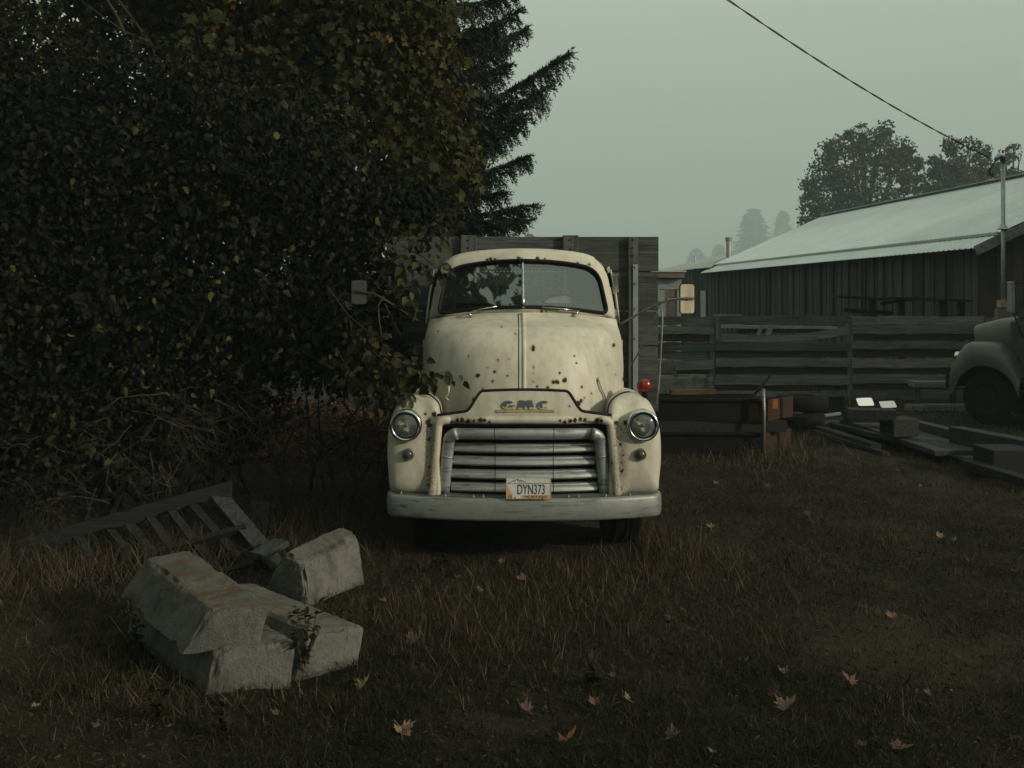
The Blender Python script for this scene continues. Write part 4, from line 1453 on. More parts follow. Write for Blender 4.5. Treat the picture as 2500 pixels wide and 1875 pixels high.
# ---- power mast and cable
mast = thing('power_mast', 'grey steel service mast rising through the barn eave', 'mast', tuple(P(2449, 735, 22.2) * 1.0))
mz = mast.location.z
mast.location.z = 0
mt0 = P(2452, 395, 22.2).z
MB().tube([(0, 0, .9), (0, 0, mt0)], .045, 12).build('pipe', 'galv', mast, smooth=True)
MB().tube([(0, 0, mt0 - .02), (-.02, -.02, mt0 + .09), (-.12, -.05, mt0 + .12), (-.20, -.08, mt0 + .04)], [.06, .075, .065, .05], 12).build('weatherhead', 'galv', mast, smooth=True)
for k in range(3):
    MB().tube([(-.18, -.07, mt0 + .03), (-.30 - .05 * k, -.1, mt0 - .12 - .06 * k), (-.38 + .06 * k, -.1, mt0 - .32), (-.25, -.08, mt0 - .34 + .05 * k)], .012, 5).build('service_wire', 'black_rubber', mast)
MB().box((-.10, -.09, 1.86), (.12, .09, 2.02)).build('meter_box', simple('tan_meter_box', (0.30, 0.22, 0.12), 0.6), mast)
MB().box((-.16, -.09, 1.58), (.20, .08, 1.83)).build('junction_box', simple('pinkish_box', (0.16, 0.12, 0.095), 0.7), mast)
MB().lathe((0, 0, 3.62), (0, 0, 1), [(.13, -.02), (.07, .06), (.05, .10)], 14).build('roof_flashing', 'galv', mast, smooth=True)
MB().box((-.035, -.035, 0), (.035, .035, 1.58)).build('lower_conduit', 'galv', mast)
A_ = P(2422, 388, 22.2); B_ = P(1778, 0, 15.6)
dirn = (B_ - A_)
cab = MB()
for tw in (0, 1):
    pts = []
    for t in np.linspace(0, 2.1, 150):
        p = A_ + dirn * t
        p.z -= .55 * t * (1 - t) if t < 1 else 0
        a = t * 46 + tw * math.pi
        p += Vector((0, math.cos(a) * .011, math.sin(a) * .011))
        pts.append(p)
    cab.tube(pts, .0095, 4)
tag(cab.build('power_cable', 'black_rubber', None, smooth=True), 'thin twisted power cable strung across the sky to the service mast', 'cable')

# ---- rusty steel troughs beside the truck
def zA(x, y): return (1600 + x * .1808, 900 + y * .1808)
def zB(x, y): return (1950 + x * .2486, 900 + y * .2486)


MAT['rust_shaded'] = rusty('shaded_rusty_steel', (0.0045, 0.0038, 0.0035), (0.010, 0.0075, 0.006))  # trough plates darkened, their shade put into the rust colour
MAT['trough_end'] = rusty('rusty_end_plate', (0.024, 0.015, 0.011), (0.050, 0.029, 0.020))


def trough(loc, rz, L, W, H, label, mats):
    t = thing('steel_trough', label, 'trough', loc, rz, 'rusty steel troughs stacked by the truck')
    th = .012
    MB().box((-L, 0, 0), (0, th, H)).build('side_plate', mats[0], t)
    MB().box((-L, W - th, 0), (0, W, H)).build('side_plate', mats[0], t)
    MB().box((-L, th, 0), (0, W - th, .012)).build('bottom_plate', mats[0], t)
    MB().beam((.015, .0, H / 2), (.50, .64, H / 2 - .01), .014, H - .012).build('end_plate', mats[1], t)
    for x in (-L * .62,):
        MB().box((x, -.03, .0), (x + .05, -.002, H)).build('rib', mats[0], t)
    MB().box((-L, -.045, H - .02), (0.02, -.001, H + .012)).build('flange', mats[0], t)
    MB().beam((.285, .30, .01), (.285, .30, H - .01), .035, .012, up=(.79, -.62, 0)).build('rib', mats[1], t)
    return t


r0 = G(*zA(1450, 1150))
trough((r0.x, r0.y, .0), R(-3), 2.3, .78, .27, 'lower of two rusty steel troughs on the ground beside the truck', ('rust_shaded', 'trough_end'))
trough((r0.x + .05, r0.y + .02, .42), R(-2), 2.4, .80, .29, 'upper rusty steel trough resting on timber, orange corner bracket', ('rust_shaded', 'trough_end'))
o = MB().beam((-2.2, .05, .345), (.34, .16, .345), .12, .145).build('packing_timber', 'dark_board'); o.location = (r0.x, r0.y, 0)
tag(o, 'dark packing timber between the two steel troughs', 'timber')
o = MB().beam((-.95, .55, .355), (.34, .62, .36), .12, .15).build('packing_timber', 'grey_board_x'); o.location = (r0.x, r0.y, 0)
tag(o, 'grey packing timber behind the dark one, between the steel troughs', 'timber')
o = MB().box((-.02, -.09, 0), (.05, -.06, .12)).build('corner_bracket', 'rust_orange'); o.location = (r0.x + .13, r0.y + .02, .60)
tag(o, 'bright orange rusted bracket on the corner of the upper trough', 'bracket')
o = MB().tube([(0, 0, -.1), (.01, .0, .55), (.0, .0, .86)], .026, 10).build('steel_stake', 'wire_steel', smooth=True); o.location = (r0.x - .02, r0.y - .10, 0)
tag(o, 'pale steel pipe stake standing against the trough ends', 'pipe')
o = MB().beam((-.14, 0, .74), (.10, .0, 1.02), .03, .03).build('broken_stick', 'dark_board'); o.location = (r0.x - .02, r0.y - .06, 0)
tag(o, 'dark broken stick poking up behind the pipe stake', 'stick')
o = MB().beam((-1.16, .3, .78), (-.55, .32, .785), .10, .06).build('rusty_channel', 'rust_brown'); o.location = (r0.x, r0.y, 0)
tag(o, 'short rusty channel lying on top of the upper trough', 'channel')
tyq = G(*zA(1215, 460))
for k, (zc, lb) in enumerate(((.15, 'lower black worn tyre lying behind the steel troughs'), (.42, 'upper black worn tyre lying behind the steel troughs'))):
    ty = thing('worn_tyre', lb, 'tyre', (tyq.x - .1 + .05 * k, 15.6, zc - .12), 0, 'worn tyres behind the troughs')
    MB().lathe((0, 0, .12), (0, 0, 1), [(.20, -.10), (.34, -.12), (.40, -.07), (.40, .07), (.34, .12), (.20, .10)], 32).build('casing', 'tyre', ty, smooth=True)
    MB().lathe((0, 0, .12), (0, 0, 1), [(.20, -.09), (.185, -.06), (.185, .06), (.20, .09)], 32).build('bead', 'black_rubber', ty, smooth=True)


def rough_block(bw_, tw_, h, L, seed, cuts=(22, 12, 56), amp=.012, skew=0.0, chip=.03, shear=0.0):
    """A rough cast block: trapezoid section, chipped arrises, base on z = 0, near end at y = 0."""
    bm = bmesh.new()
    nx, nz, ny = cuts
    rs = np.random.default_rng(seed)
    grid = {}
    def vert(i, j, k):
        key = (i, j, k)
        if key in grid: return grid[key]
        u = i / nx; w_ = k / nz; v = j / ny
        half = (bw_ + (tw_ - bw_) * w_) / 2
        x = -half + 2 * half * u; y = L * v; z = h * w_
        y += skew * (u - .5) * (1 - v)
        x += shear * (w_ - .5)
        p = Vector((x, y, z))
        e_ = 0
        for q, n_ in ((i, nx), (j, ny), (k, nz)):
            if q in (0, n_): e_ += 1
        n1 = mnoise.noise(p * 6 + Vector((seed * 3.1, 0, 0))); n2 = mnoise.noise(p * 19 + Vector((0, seed * 1.7, 0))); n3 = mnoise.noise(p * 45)
        d = Vector((n1, mnoise.noise(p * 7 + Vector((9, seed, 2))), mnoise.noise(p * 6 + Vector((1, 5, seed))))) * amp * .28
        d += Vector((n2, n3, n2 * .6)) * amp * .22
        dist = [(min(u, 1 - u) * 2 * half, 0, 1 if u < .5 else -1), (min(v, 1 - v) * L, 1, 1 if v < .5 else -1), (min(w_, 1 - w_) * h, 2, 1 if w_ < .5 else -1)]
        dist.sort()
        for q_ in (1, 2):
            f_ = max(0.0, 1 - dist[q_][0] / (.022 if q_ == 1 else .035))
            if f_ > 0:
                pull = chip * f_ * (.25 + 2.6 * max(0, n1 + .35 * n2 + .05))
                for w2 in range(q_ + 1):
                    d[dist[w2][1]] += dist[w2][2] * pull * .75
        grid[key] = bm.verts.new(p + d)
        return grid[key]
    for (a, na, b_, nb_, f) in ((0, nx, 1, ny, 'k'), (0, nx, 2, nz, 'j'), (1, ny, 2, nz, 'i')):
        for side_ in (0, 1):
            for p in range(na):
                for q in range(nb_):
                    if f == 'k':
                        K = nz * side_; vs_ = [vert(p, q, K), vert(p + 1, q, K), vert(p + 1, q + 1, K), vert(p, q + 1, K)]
                    elif f == 'j':
                        J = ny * side_; vs_ = [vert(p, J, q), vert(p + 1, J, q), vert(p + 1, J, q + 1), vert(p, J, q + 1)]
                    else:
                        I = nx * side_; vs_ = [vert(I, p, q), vert(I, p + 1, q), vert(I, p + 1, q + 1), vert(I, p, q + 1)]
                    bm.faces.new(vs_)
    bmesh.ops.recalc_face_normals(bm, faces=bm.faces)
    me = bpy.data.meshes.new('concrete_block')
    bm.to_mesh(me); bm.free()
    return me


def concrete(name, col, moss):
    m, nt, b = new_mat(name)
    n1 = noise_tex(nt, 3.2, 6, 0.65); n2 = noise_tex(nt, 28, 6, 0.75); n3 = noise_tex(nt, 110, 4, 0.7)
    v = nd(nt, 'ShaderNodeTexVoronoi'); v.inputs['Scale'].default_value = 34
    tc = nd(nt, 'ShaderNodeTexCoord'); nt.links.new(tc.outputs['Object'], v.inputs['Vector'])
    c = ramp(nt, n1, [(0.30, [x * .38 for x in col]), (0.46, [x * .85 for x in col]), (0.7, [x * 1.2 for x in col])])
    c = mixc(nt, math_n(nt, 'MULTIPLY', ramp(nt, n2, [(0.5, 0.0), (0.68, 1.0)]), 0.55), c, [x * .4 for x in col])
    c = mixc(nt, math_n(nt, 'MULTIPLY', ramp(nt, n3, [(0.58, 0.0), (0.7, 1.0)]), 0.4), c, [min(1, x * 1.5) for x in col])
    n5 = noise_tex(nt, 2.2, 7, 0.75, stretch=(1.4, 1.4, .5), dist=1.0)
    c = mixc(nt, math_n(nt, 'MULTIPLY', ramp(nt, n5, [(0.50, 0.0), (0.60, 1.0)]), 0.6), c, [col[0] * .30, col[1] * .31, col[2] * .28])
    pit = ramp(nt, v.outputs['Distance'], [(0.05, 1.0), (0.16, 0.0)])
    c = mixc(nt, math_n(nt, 'MULTIPLY', pit, 0.7), c, [x * .25 for x in col])
    geo = nd(nt, 'ShaderNodeNewGeometry'); sp = nd(nt, 'ShaderNodeSeparateXYZ'); nt.links.new(geo.outputs['Normal'], sp.inputs[0])
    up = ramp(nt, sp.outputs['Z'], [(0.55, 0.0), (0.85, 1.0)])
    mo_ = math_n(nt, 'MULTIPLY', up, ramp(nt, noise_tex(nt, 5, 5, .7), [(0.42, 0.0), (0.6, 1.0)]))
    c = mixc(nt, math_n(nt, 'MULTIPLY', mo_, moss), c, (0.085, 0.052, 0.025))
    nt.links.new(c, b.inputs['Base Color']); b.inputs['Roughness'].default_value = 0.95
    b.inputs['Specular IOR Level'].default_value = 0.15
    bump(nt, b, math_n(nt, 'ADD', math_n(nt, 'MULTIPLY', n2, 1.2), math_n(nt, 'MULTIPLY', n3, .4)), 0.9, 0.012)
    return m


MAT['block'] = concrete('rough_concrete', (0.118, 0.118, 0.104), .8)
MAT['block_b'] = concrete('pale_rough_concrete', (0.138, 0.136, 0.118), .4)
YAW = math.atan2(.62, .785)      # block axis leans to the left as it goes back


def block(me, mat, loc, rot, label):
    me.materials.append(MAT[mat])
    o = bpy.data.objects.new('concrete_block', me); COL.objects.link(o)
    o.location = loc; o.rotation_euler = rot
    return tag(o, label, 'concrete block', 'broken concrete barrier blocks')


block(rough_block(.40, .36, .31, 1.34, 3, amp=.016, skew=-.16, shear=.07, chip=.018), 'block_b', (-1.33, 5.08, gz(-1.5, 5.3) - .085), (R(0), R(0), YAW), 'long concrete block at the bottom of the pile, lying on the grass')
block(rough_block(.36, .27, .205, 1.20, 8, amp=.012, skew=-.14, chip=.016, shear=.11), 'block', (-1.44, 5.12, .212), (R(1.5), R(-2), YAW - R(2)), 'concrete block lying on top of the pile with rusty brown stain')
block(rough_block(.38, .30, .30, 1.25, 12, amp=.018, skew=-.05, chip=.035, shear=.08), 'block_b', (-.98, 5.34, gz(-1, 5.5) - .06), (R(-1.0), R(7), YAW + R(4)), 'concrete block on the right of the pile with crumbled rounded end')
block(rough_block(.42, .16, .36, .60, 21, amp=.022, chip=.035), 'block_b', (-1.50, 6.60, gz(-1.2, 6.8) - .03), (R(6), R(14), R(-28)), 'short upright concrete chunk standing behind the pile near the truck')
q = G(668, 1352, .12)
o = MB().beam((-.07, 0, 0), (.07, .20, .055), .14, .045).build('plank_offcut', 'grey_board'); o.location = (q.x - .02, q.y - .15, .14)
tag(o, 'short grey board offcut propped between the pallet and the upright concrete chunk', 'board')

# ---- broken pallet
pal = thing('broken_pallet', 'broken grey wooden pallet tipped up beside the concrete blocks', 'pallet', (-3.86, 7.75, 0))
A0 = Vector((0, 0, .07)); A1 = Vector((1.62, .20, .505))
D_ = Vector((.60, -.52, -.43))
def pp(u, w_): return A0 + (A1 - A0) * u + D_ * w_
nrm = (A1 - A0).cross(D_).normalized()
nrm = nrm if nrm.z > 0 else -nrm
st0 = MB()
n = 12
for a in range(1):
    top = []
    rings = []
    for i in range(n + 1):
        u = i / n
        p = pp(u, 0)
        dz = -.022 if .30 < u < .46 or .62 < u < .84 else 0
        h1 = .062; h0 = -.062 - dz * 1.3
        rings.append([p + Vector((0, -.02, h0)), p + Vector((0, .02, h0)), p + Vector((0, .02, h1)), p + Vector((0, -.02, h1))])
    st0.rings(rings, cap0=True, cap1=True)
st0.build('stringer', 'grey_board_x', pal)
for w_, u0, u1 in ((.50, .12, .93), (.92, .02, .86)):
    MB().beam(pp(u0, w_) - nrm * .03, pp(u1, w_) - nrm * .03, .04, .10, up=tuple(nrm)).build('stringer', 'grey_board_x', pal)
for i_, (u, w_, l) in enumerate(((.93, .13, 1.02), (.80, .06, 1.0), (.70, .07, .98), (.60, .06, .97), (.50, .07, .92), (.41, .06, .62), (.27, .07, .80), (.13, .07, .45))):
    up_ = nrm + D_.cross(nrm).normalized() * (-.45 + .22 * math.sin(i_ * 2.3))
    MB().beam(pp(u, .02) - nrm * (.02 + .01 * (i_ % 3)), pp(u + .02 * math.sin(i_ * 1.7), l) - nrm * (.02 + .03 * (i_ % 2)), w_, .018, up=tuple(up_)).build('slat', 'dark_board' if i_ else 'pallet_dark', pal)
for u, w_, l in ((.86, .09, .95), (.42, .09, .9)):
    MB().beam(pp(u, .05) - nrm * .10, pp(u + .02, l) - nrm * .10, w_, .018, up=tuple(nrm)).build('slat', 'dark_board', pal)
o = MB().beam((0, 0, .06), (.02, .02, .30), .16, .05, up=(0, 1, 0)).build('plank_offcut', 'grey_board'); q = G(610, 1330); o.location = (q.x, q.y + .25, 0)
tag(o, 'grey board stub standing in the grass behind the pallet', 'board')

# ---- boards, beams and mirrors lying in front of the fence
o = MB().box((-.42, 0, -.03), (.42, 3.1, .03)).build('plywood_board', 'grey_board'); q = G(*zB(1575, 790), .13)
o.location = (q.x, q.y - .25, .12); o.rotation_euler = (R(.6), 0, R(3)); tag(o, 'wide grey board lying flat on the timbers with a block on it', 'board')
o = MB().box((-.19, -.17, 0), (.19, .17, .24)).build('timber_block', 'dark_board', bev=.01); q = G(*zB(985, 660), .18)
o.location = (q.x, q.y, .185); o.rotation_euler = (0, 0, R(12)); tag(o, 'dark square timber block sitting on the wide grey board', 'block')
def gbeam(p0, p1, z0, z1_, w_, h, mat, label, name='timber_beam', cat='beam'):
    a = G(*zB(*p0), z0 + h / 2); c_ = G(*zB(*p1), z1_ + h / 2)
    base = Vector((a.x, a.y, 0))
    o = MB().beam(a - base, c_ - base, w_, h, bevel=.008).build(name, mat); o.location = base
    return tag(o, label, cat)
gbeam((950, 500), (1560, 650), .16, .16, .16, .12, 'grey_board', 'long grey beam lying behind the wide board', )
gbeam((1540, 650), (2300, 800), .14, .14, .20, .22, 'grey_board', 'heavy squared beam running off past the old pickup wheel')
gbeam((1600, 840), (2050, 920), .05, .05, .55, .04, 'grey_board', 'cracked grey plank lying by the black box', 'loose_plank', 'plank')
gbeam((1640, 930), (2300, 1130), .03, .03, .16, .10, 'dark_board', 'dark beam in the grass in front of the black box')
gbeam((200, 590), (760, 770), .02, .02, .14, .09, 'dark_board', 'dark beam half sunk in grass in front of the timber heap')
gbeam((340, 560), (700, 640), .05, .05, .12, .08, 'dark_board', 'thin dark beam just behind the sunken one')
gbeam((150, 620), (860, 840), .0, .0, .10, .06, 'dark_board', 'lowest dark beam along the grass edge of the heap')
gbeam((600, 620), (950, 690), .08, .08, .14, .07, 'grey_board', 'short grey beam poking out below the wide board')
for i, (a, c_, z_, mt_, lb) in enumerate([((440, 480), (980, 500), .10, 'dark_board', 'lowest dark timber of the heap under the mirrors'), ((470, 470), (960, 470), .26, 'dark_board', 'middle dark timber of the heap under the mirrors'),
                                         ((480, 440), (940, 450), .40, 'dark_board', 'topmost dark timber of the heap under the mirrors')]):
    gbeam(a, c_, z_, z_, .30, .14, mt_, lb, 'heap_timber', 'timber')
gbeam((-40, 500), (410, 440), .12, .22, .10, .04, 'white_board', 'long pale board sloping up against the timber heap', 'pale_board', 'board')
gbeam((-60, 440), (150, 410), .20, .20, .22, .04, 'white_board', 'short pale board behind the steel troughs', 'pale_board', 'board')
gbeam((0, 560), (400, 520), .05, .08, .22, .05, 'grey_board', 'grey board below the sloping pale board', 'loose_plank', 'plank')
o = MB().box((-.30, -.2, 0), (.30, .2, .30)).build('black_crate', 'black_rubber', bev=.02); q = G(*zB(290, 435)); o.location = (q.x, q.y + .2, .0)
tag(o, 'low black crate behind the timber heap left of the mirrors', 'crate')
o = MB().box((-.3, -.25, 0), (.9, .25, .30)).build('black_box', 'black_rubber', bev=.012); q = G(*zB(2010, 1060)); o.location = (q.x + .18, q.y + .25, .0)
tag(o, 'large black box at the edge of the yard by the long beams', 'box')
MAT['mirror_sky_white'] = simple('mirror_sky_white', (0.88, 0.90, 0.86), 0.15, 0.3, var=.02)  # white colour stands in for bright sky mirrored in the glass
MAT['mirror_sky_grey'] = simple('sky_grey_mirror_face', (0.50, 0.52, 0.48), 0.3, .2, var=.1)  # duller mirror, its reflected sky likewise put into the grey colour
for (corners, mt_, lb) in ([[(560, 290), (715, 284), (745, 362), (590, 366)], 'mirror_sky_white', 'bright loose truck mirror lying on the timber heap'], [[(785, 322), (935, 315), (968, 380), (815, 386)], 'mirror_sky_grey', 'dull loose truck mirror lying right of the bright one']):
    Y0 = 14.6
    w0 = [P(*zB(*c_), Y0 + (.12 if i < 2 else -.06)) for i, c_ in enumerate(corners)]
    cen = sum(w0, Vector()) / 4
    m = MB(); n_ = (w0[1] - w0[0]).cross(w0[3] - w0[0]).normalized(); n_ = n_ if n_.z > 0 else -n_
    rootm = thing('loose_mirror', lb, 'mirror', tuple(cen))
    q = []
    for i in range(4):   # rounded corners
        a, b_, c_ = w0[i - 1], w0[i], w0[(i + 1) % 4]
        for t in (0.0, .5, 1.0):
            p0 = b_ + (a - b_) * .14; p1 = b_ + (c_ - b_) * .14
            q.append((p0 * (1 - t)**2 + b_ * 2 * t * (1 - t) + p1 * t * t) - cen)
    k = len(q)
    big = [p * 1.07 for p in q]
    MB().add([p - n_ * .004 for p in big] + [p - n_ * .03 for p in big], [tuple(range(k)), tuple(range(k, 2 * k))[::-1]] + [(i, (i + 1) % k, (i + 1) % k + k, i + k) for i in range(k)]).build('housing', 'black_rubber', rootm)
    MB().add([p for p in q], [tuple(range(k))]).build('mirror_glass', mt_, rootm)
    MB().tube([-n_ * .03, -n_ * .16 + Vector((.02, .05, -.02))], .012, 6).build('stem', 'wire_steel', rootm)
a = P(*zB(1050, 402), 18.2); c_ = P(*zB(1640, 402), 18.2)
o = MB().box((0, 0, 0), (c_.x - a.x, .05, .17)).box((0, -.012, .055), (c_.x - a.x, 0, .075)).box((0, -.012, .115), (c_.x - a.x, 0, .13)).build('white_siding', 'white_board'); o.location = (a.x, 18.2, .0)
o.location.z = a.z - .07
tag(o, 'strip of white siding lying along the foot of the fence', 'siding')
bn = thing('low_bench', 'low grey plank bench standing by the fence beside the old pickup', 'bench', tuple(G(*zB(1185, 372))))
bl_ = Vector(bn.location)
a = P(*zB(1100, 148), bl_.y) - bl_; c_ = P(*zB(1620, 152), bl_.y) - bl_
MB().beam(a, c_, .28, .10).build('seat', 'fence_pale', bn)
MB().beam((.0, 0, 0), (-.06, 0, a.z - .05), .10, .06, up=(0, 1, 0)).build('leg', 'gable_wood', bn)
MB().beam((c_.x - .2, 0, 0), (c_.x - .2, 0, a.z - .05), .10, .06, up=(0, 1, 0)).build('leg', 'gable_wood', bn)
# concrete slabs leaning at the fence foot beside the truck
me = rough_block(1.35, 1.3, .62, .16, 31, cuts=(20, 10, 4), amp=.03, chip=.05); me.materials.append(concrete('pale_rubble_slab', (0.20, 0.205, 0.185), 0))
o = bpy.data.objects.new('concrete_slab', me); COL.objects.link(o); q = P(1660, 960, 19.3); o.location = (q.x, 19.3, -.05); tag(o, 'broken pale concrete slab leaning at the fence foot beside the truck', 'slab')
me = rough_block(.5, .46, .28, .14, 33, cuts=(10, 6, 4), amp=.02, chip=.03); me.materials.append(MAT['block_b'])
o = bpy.data.objects.new('concrete_slab', me); COL.objects.link(o); q = P(1622, 930, 19.32); o.location = (q.x, 19.34, .56); tag(o, 'smaller concrete lump resting on the broken slab by the fence', 'slab')

# ---- the old pickup at the right edge
MAT['pickup'] = simple('dull_olive_paint', (0.042, 0.042, 0.033), 0.45, .0, var=.35, scale=3, bmp=.05)
pk = thing('old_pickup', 'dark olive old pickup half out of view by the fence', 'pickup truck', (P(2424, 1000, 16.3).x, 16.3, 0), R(-47))
pk.scale = (1, 1, 1.09)
# local frame: front of the pickup at -x, left side towards -y; front wheel centre at the origin line
FSEC = []


def pk_fender(side):
    m = MB(); rings = []
    for t in np.linspace(0, 1, 15):
        x = -.62 + 1.12 * t
        if t < .5:
            zt = .86 + .36 * math.sin(min(1, t / .30) * math.pi / 2)
        else:
            zt = 1.22 - .50 * ((t - .5) / .5) ** 3.0
        arch = .40 + math.sqrt(max(0, .48**2 - x**2)) if abs(x) < .48 else .42
        arch = min(arch, zt - .02)
        w = .38 * (.55 + .45 * math.sin(min(1, t / .3) * math.pi / 2)) if t < .3 else .38 * (1 - .35 * max(0, (t - .6) / .4))
        ring = []
        for a in np.linspace(0, 1, 9):
            ang = a * math.pi / 2
            ring.append((x, -.02 - w * math.sin(ang) ** .8, arch + (zt - arch) * math.cos(ang) ** .7))
        ring = [(x, .25, zt)] + ring
        rings.append([(px_, side * py_ if side > 0 else -py_, pz_) for px_, py_, pz_ in ring])
    m.rings(rings, closed=False)
    m.add([(q[0], q[1], q[2]) for q in rings[0]], [tuple(range(len(rings[0])))])
    return m


YC = .78   # pickup centre line lies this far behind the near side
f_ = pk_fender(1).build('fender', 'pickup', pk, smooth=True)
f2_ = MB(); f2_.v = [(x, 2 * YC - y - .35, z) for x, y, z in pk_fender(1).v]; f2_.f = pk_fender(1).f
f2_.build('fender', 'pickup', pk, smooth=True)


def pk_wheel(x, y):
    e_ = bpy.data.objects.new('wheel', None); COL.objects.link(e_); e_.parent = pk; e_.location = (x, y, .39)
    r, w = .39, .2
    MB().lathe((0, 0, 0), (0, -1, 0), [(.22, -w / 2), (.33, -w / 2), (.385, -.07), (.39, 0), (.385, .07), (.33, w / 2), (.22, w / 2 - .01)], 32).build('tyre', 'tyre', e_, smooth=True)
    MB().lathe((0, 0, 0), (0, -1, 0), [(.225, .085), (.20, .05), (.12, .04), (.10, .07), (.02, .08)], 24, cap1=True).build('rim', 'rust_dark', e_, smooth=True)


pk_wheel(0, -.16); pk_wheel(0, 1.45); pk_wheel(2.95, -.16); pk_wheel(2.95, 1.45)
# hood: rounded loft
rings = []
for t in np.linspace(0, 1, 9):
    x = -.50 + .95 * t
    hw = .40 + .22 * t; zt = 1.46 + .15 * math.sin(min(1, t * 1.15) * math.pi / 2)
    ring = []
    for a in np.linspace(-1, 1, 21):
        ang = a * math.pi / 2
        ring.append((x + (.10 * (1 - abs(math.cos(ang))) if t == 0 else 0), YC - .05 + hw * math.copysign(abs(math.sin(ang)) ** .7, ang), .95 + (zt - .95) * math.cos(ang) ** .42))
    rings.append(ring)
hm = MB().rings(rings, closed=False); hm.add(rings[0], [tuple(range(21))])
hm.build('hood', 'pickup', pk, smooth=True)
SHF = Vector((-.46, 0, 0))
n0_ = set(o_.name for o_ in COL.objects)
MB().box((.70, .03, .55), (2.15, 1.44, 1.56)).build('cab_body', 'pickup', pk, bev=.05)
dr = MB().box((.86, -.005, .62), (1.92, .035, 1.52)).build('door', 'pickup', pk, bev=.02)
MB().tube([(1.72, -.03, 1.36), (1.86, -.03, 1.36)], .012, 6).build('door_handle', 'chrome', dr)
cabm = MB()
for a_, b_ in (((.84, .06, 1.54), (1.16, .14, 2.02)), ((1.98, .06, 1.54), (1.95, .14, 2.02)), ((.84, 1.40, 1.54), (1.16, 1.33, 2.02)), ((1.98, 1.40, 1.54), (1.95, 1.33, 2.02))):
    cabm.beam(a_, b_, .07, .07, up=(0, 1, 0))
cabm.build('pillars', 'pickup', pk)
MB().box((1.10, .10, 2.0), (2.05, 1.37, 2.12)).build('roof', 'pickup', pk, bev=.06)
MB().add([(.86, .12, 1.56), (.86, 1.36, 1.56), (1.15, 1.30, 2.0), (1.15, .18, 2.0)], [(0, 1, 2, 3)]).build('windscreen', 'window', pk)
MB().add([(.92, .085, 1.55), (1.92, .085, 1.55), (1.92, .15, 2.0), (1.18, .15, 2.0)], [(0, 1, 2, 3)]).build('side_window', 'window', pk)
MB().box((.55, -.16, .46), (2.1, .05, .52)).build('running_board', 'rust_dark', pk)
for o_ in [q_ for q_ in COL.objects if q_.name not in n0_]:
    if o_.parent == pk:
        o_.location.x += SHF.x
MB().box((-.74, -.10, .50), (-.62, 1.6, .70)).build('bumper', 'rust_dark', pk, bev=.02)
MB().lathe((-.58, .02, .98), (-1, 0, 0), [(.07, -.05), (.08, .0), (.07, .03), (.01, .05)], 20, cap0=True).build('headlight', 'chrome', pk, smooth=True)
MB().lathe((-.58, 1.18, .98), (-1, 0, 0), [(.07, -.05), (.08, .0), (.07, .03), (.01, .05)], 20, cap0=True).build('headlight', 'chrome', pk, smooth=True)
mi = MB().box((.33, -.30, 1.66), (.39, -.12, 2.12)).build('door_mirror', 'galv', pk, bev=.015)
MB().tube([(.37, -.15, 2.10), (.67, .08, 2.10)], .012, 6).build('mirror_arm', 'black_rubber', mi)
MB().tube([(.37, -.15, 1.68), (.47, -.02, 1.30)], .012, 6).build('mirror_arm', 'black_rubber', mi)
MB().box((-.45, .02, .35), (.45, .30, 1.0)).build('wheel_well_shade', 'dark', pk)  # near-black box painting in the deep shade around the front wheel
MB().box((2.2, .0, .62), (4.3, 1.5, 1.25)).build('cargo_box', 'pickup', pk, bev=.02)
MB().box((-.5, .35, .42), (4.2, 1.1, .60)).build('chassis', 'rust_dark', pk)
MB().box((-.30, .40, .55), (.75, 1.05, .98)).build('engine_bay', 'dark', pk)

# ================================================================== plants
MAT['bark'] = simple('grey_bark', (0.028, 0.025, 0.021), 0.9, var=.5, scale=12, bmp=.5)
MAT['twig'] = simple('bare_twigs', (0.046, 0.040, 0.031), 0.85, var=.35, scale=9)
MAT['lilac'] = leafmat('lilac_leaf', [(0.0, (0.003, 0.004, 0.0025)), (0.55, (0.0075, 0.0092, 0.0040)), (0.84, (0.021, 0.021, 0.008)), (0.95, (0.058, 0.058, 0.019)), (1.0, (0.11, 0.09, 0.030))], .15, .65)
MAT['maple'] = leafmat('maple_leaf', [(0.0, (0.017, 0.020, 0.007)), (0.5, (0.037, 0.038, 0.012)), (0.85, (0.066, 0.060, 0.017)), (0.95, (0.10, 0.070, 0.018)), (1.0, (0.16, 0.080, 0.022))], .28, .65)
MAT['spruce'] = leafmat('spruce_needles', [(0.0, (0.012, 0.019, 0.015)), (0.6, (0.020, 0.031, 0.024)), (1.0, (0.042, 0.056, 0.044))], .0, .6)
MAT['far_leaf'] = leafmat('far_tree_leaf', [(0.0, (0.018, 0.024, 0.016)), (0.7, (0.036, 0.042, 0.026)), (1.0, (0.060, 0.058, 0.034))], .2)
MAT['fog_conifer'] = leafmat('fog_conifer_needles', [(0.0, (0.020, 0.028, 0.022)), (1.0, (0.04, 0.05, 0.04))], .0)


def rand_dirs(n):
    v = rng.normal(size=(n, 3))
    return unit(v)


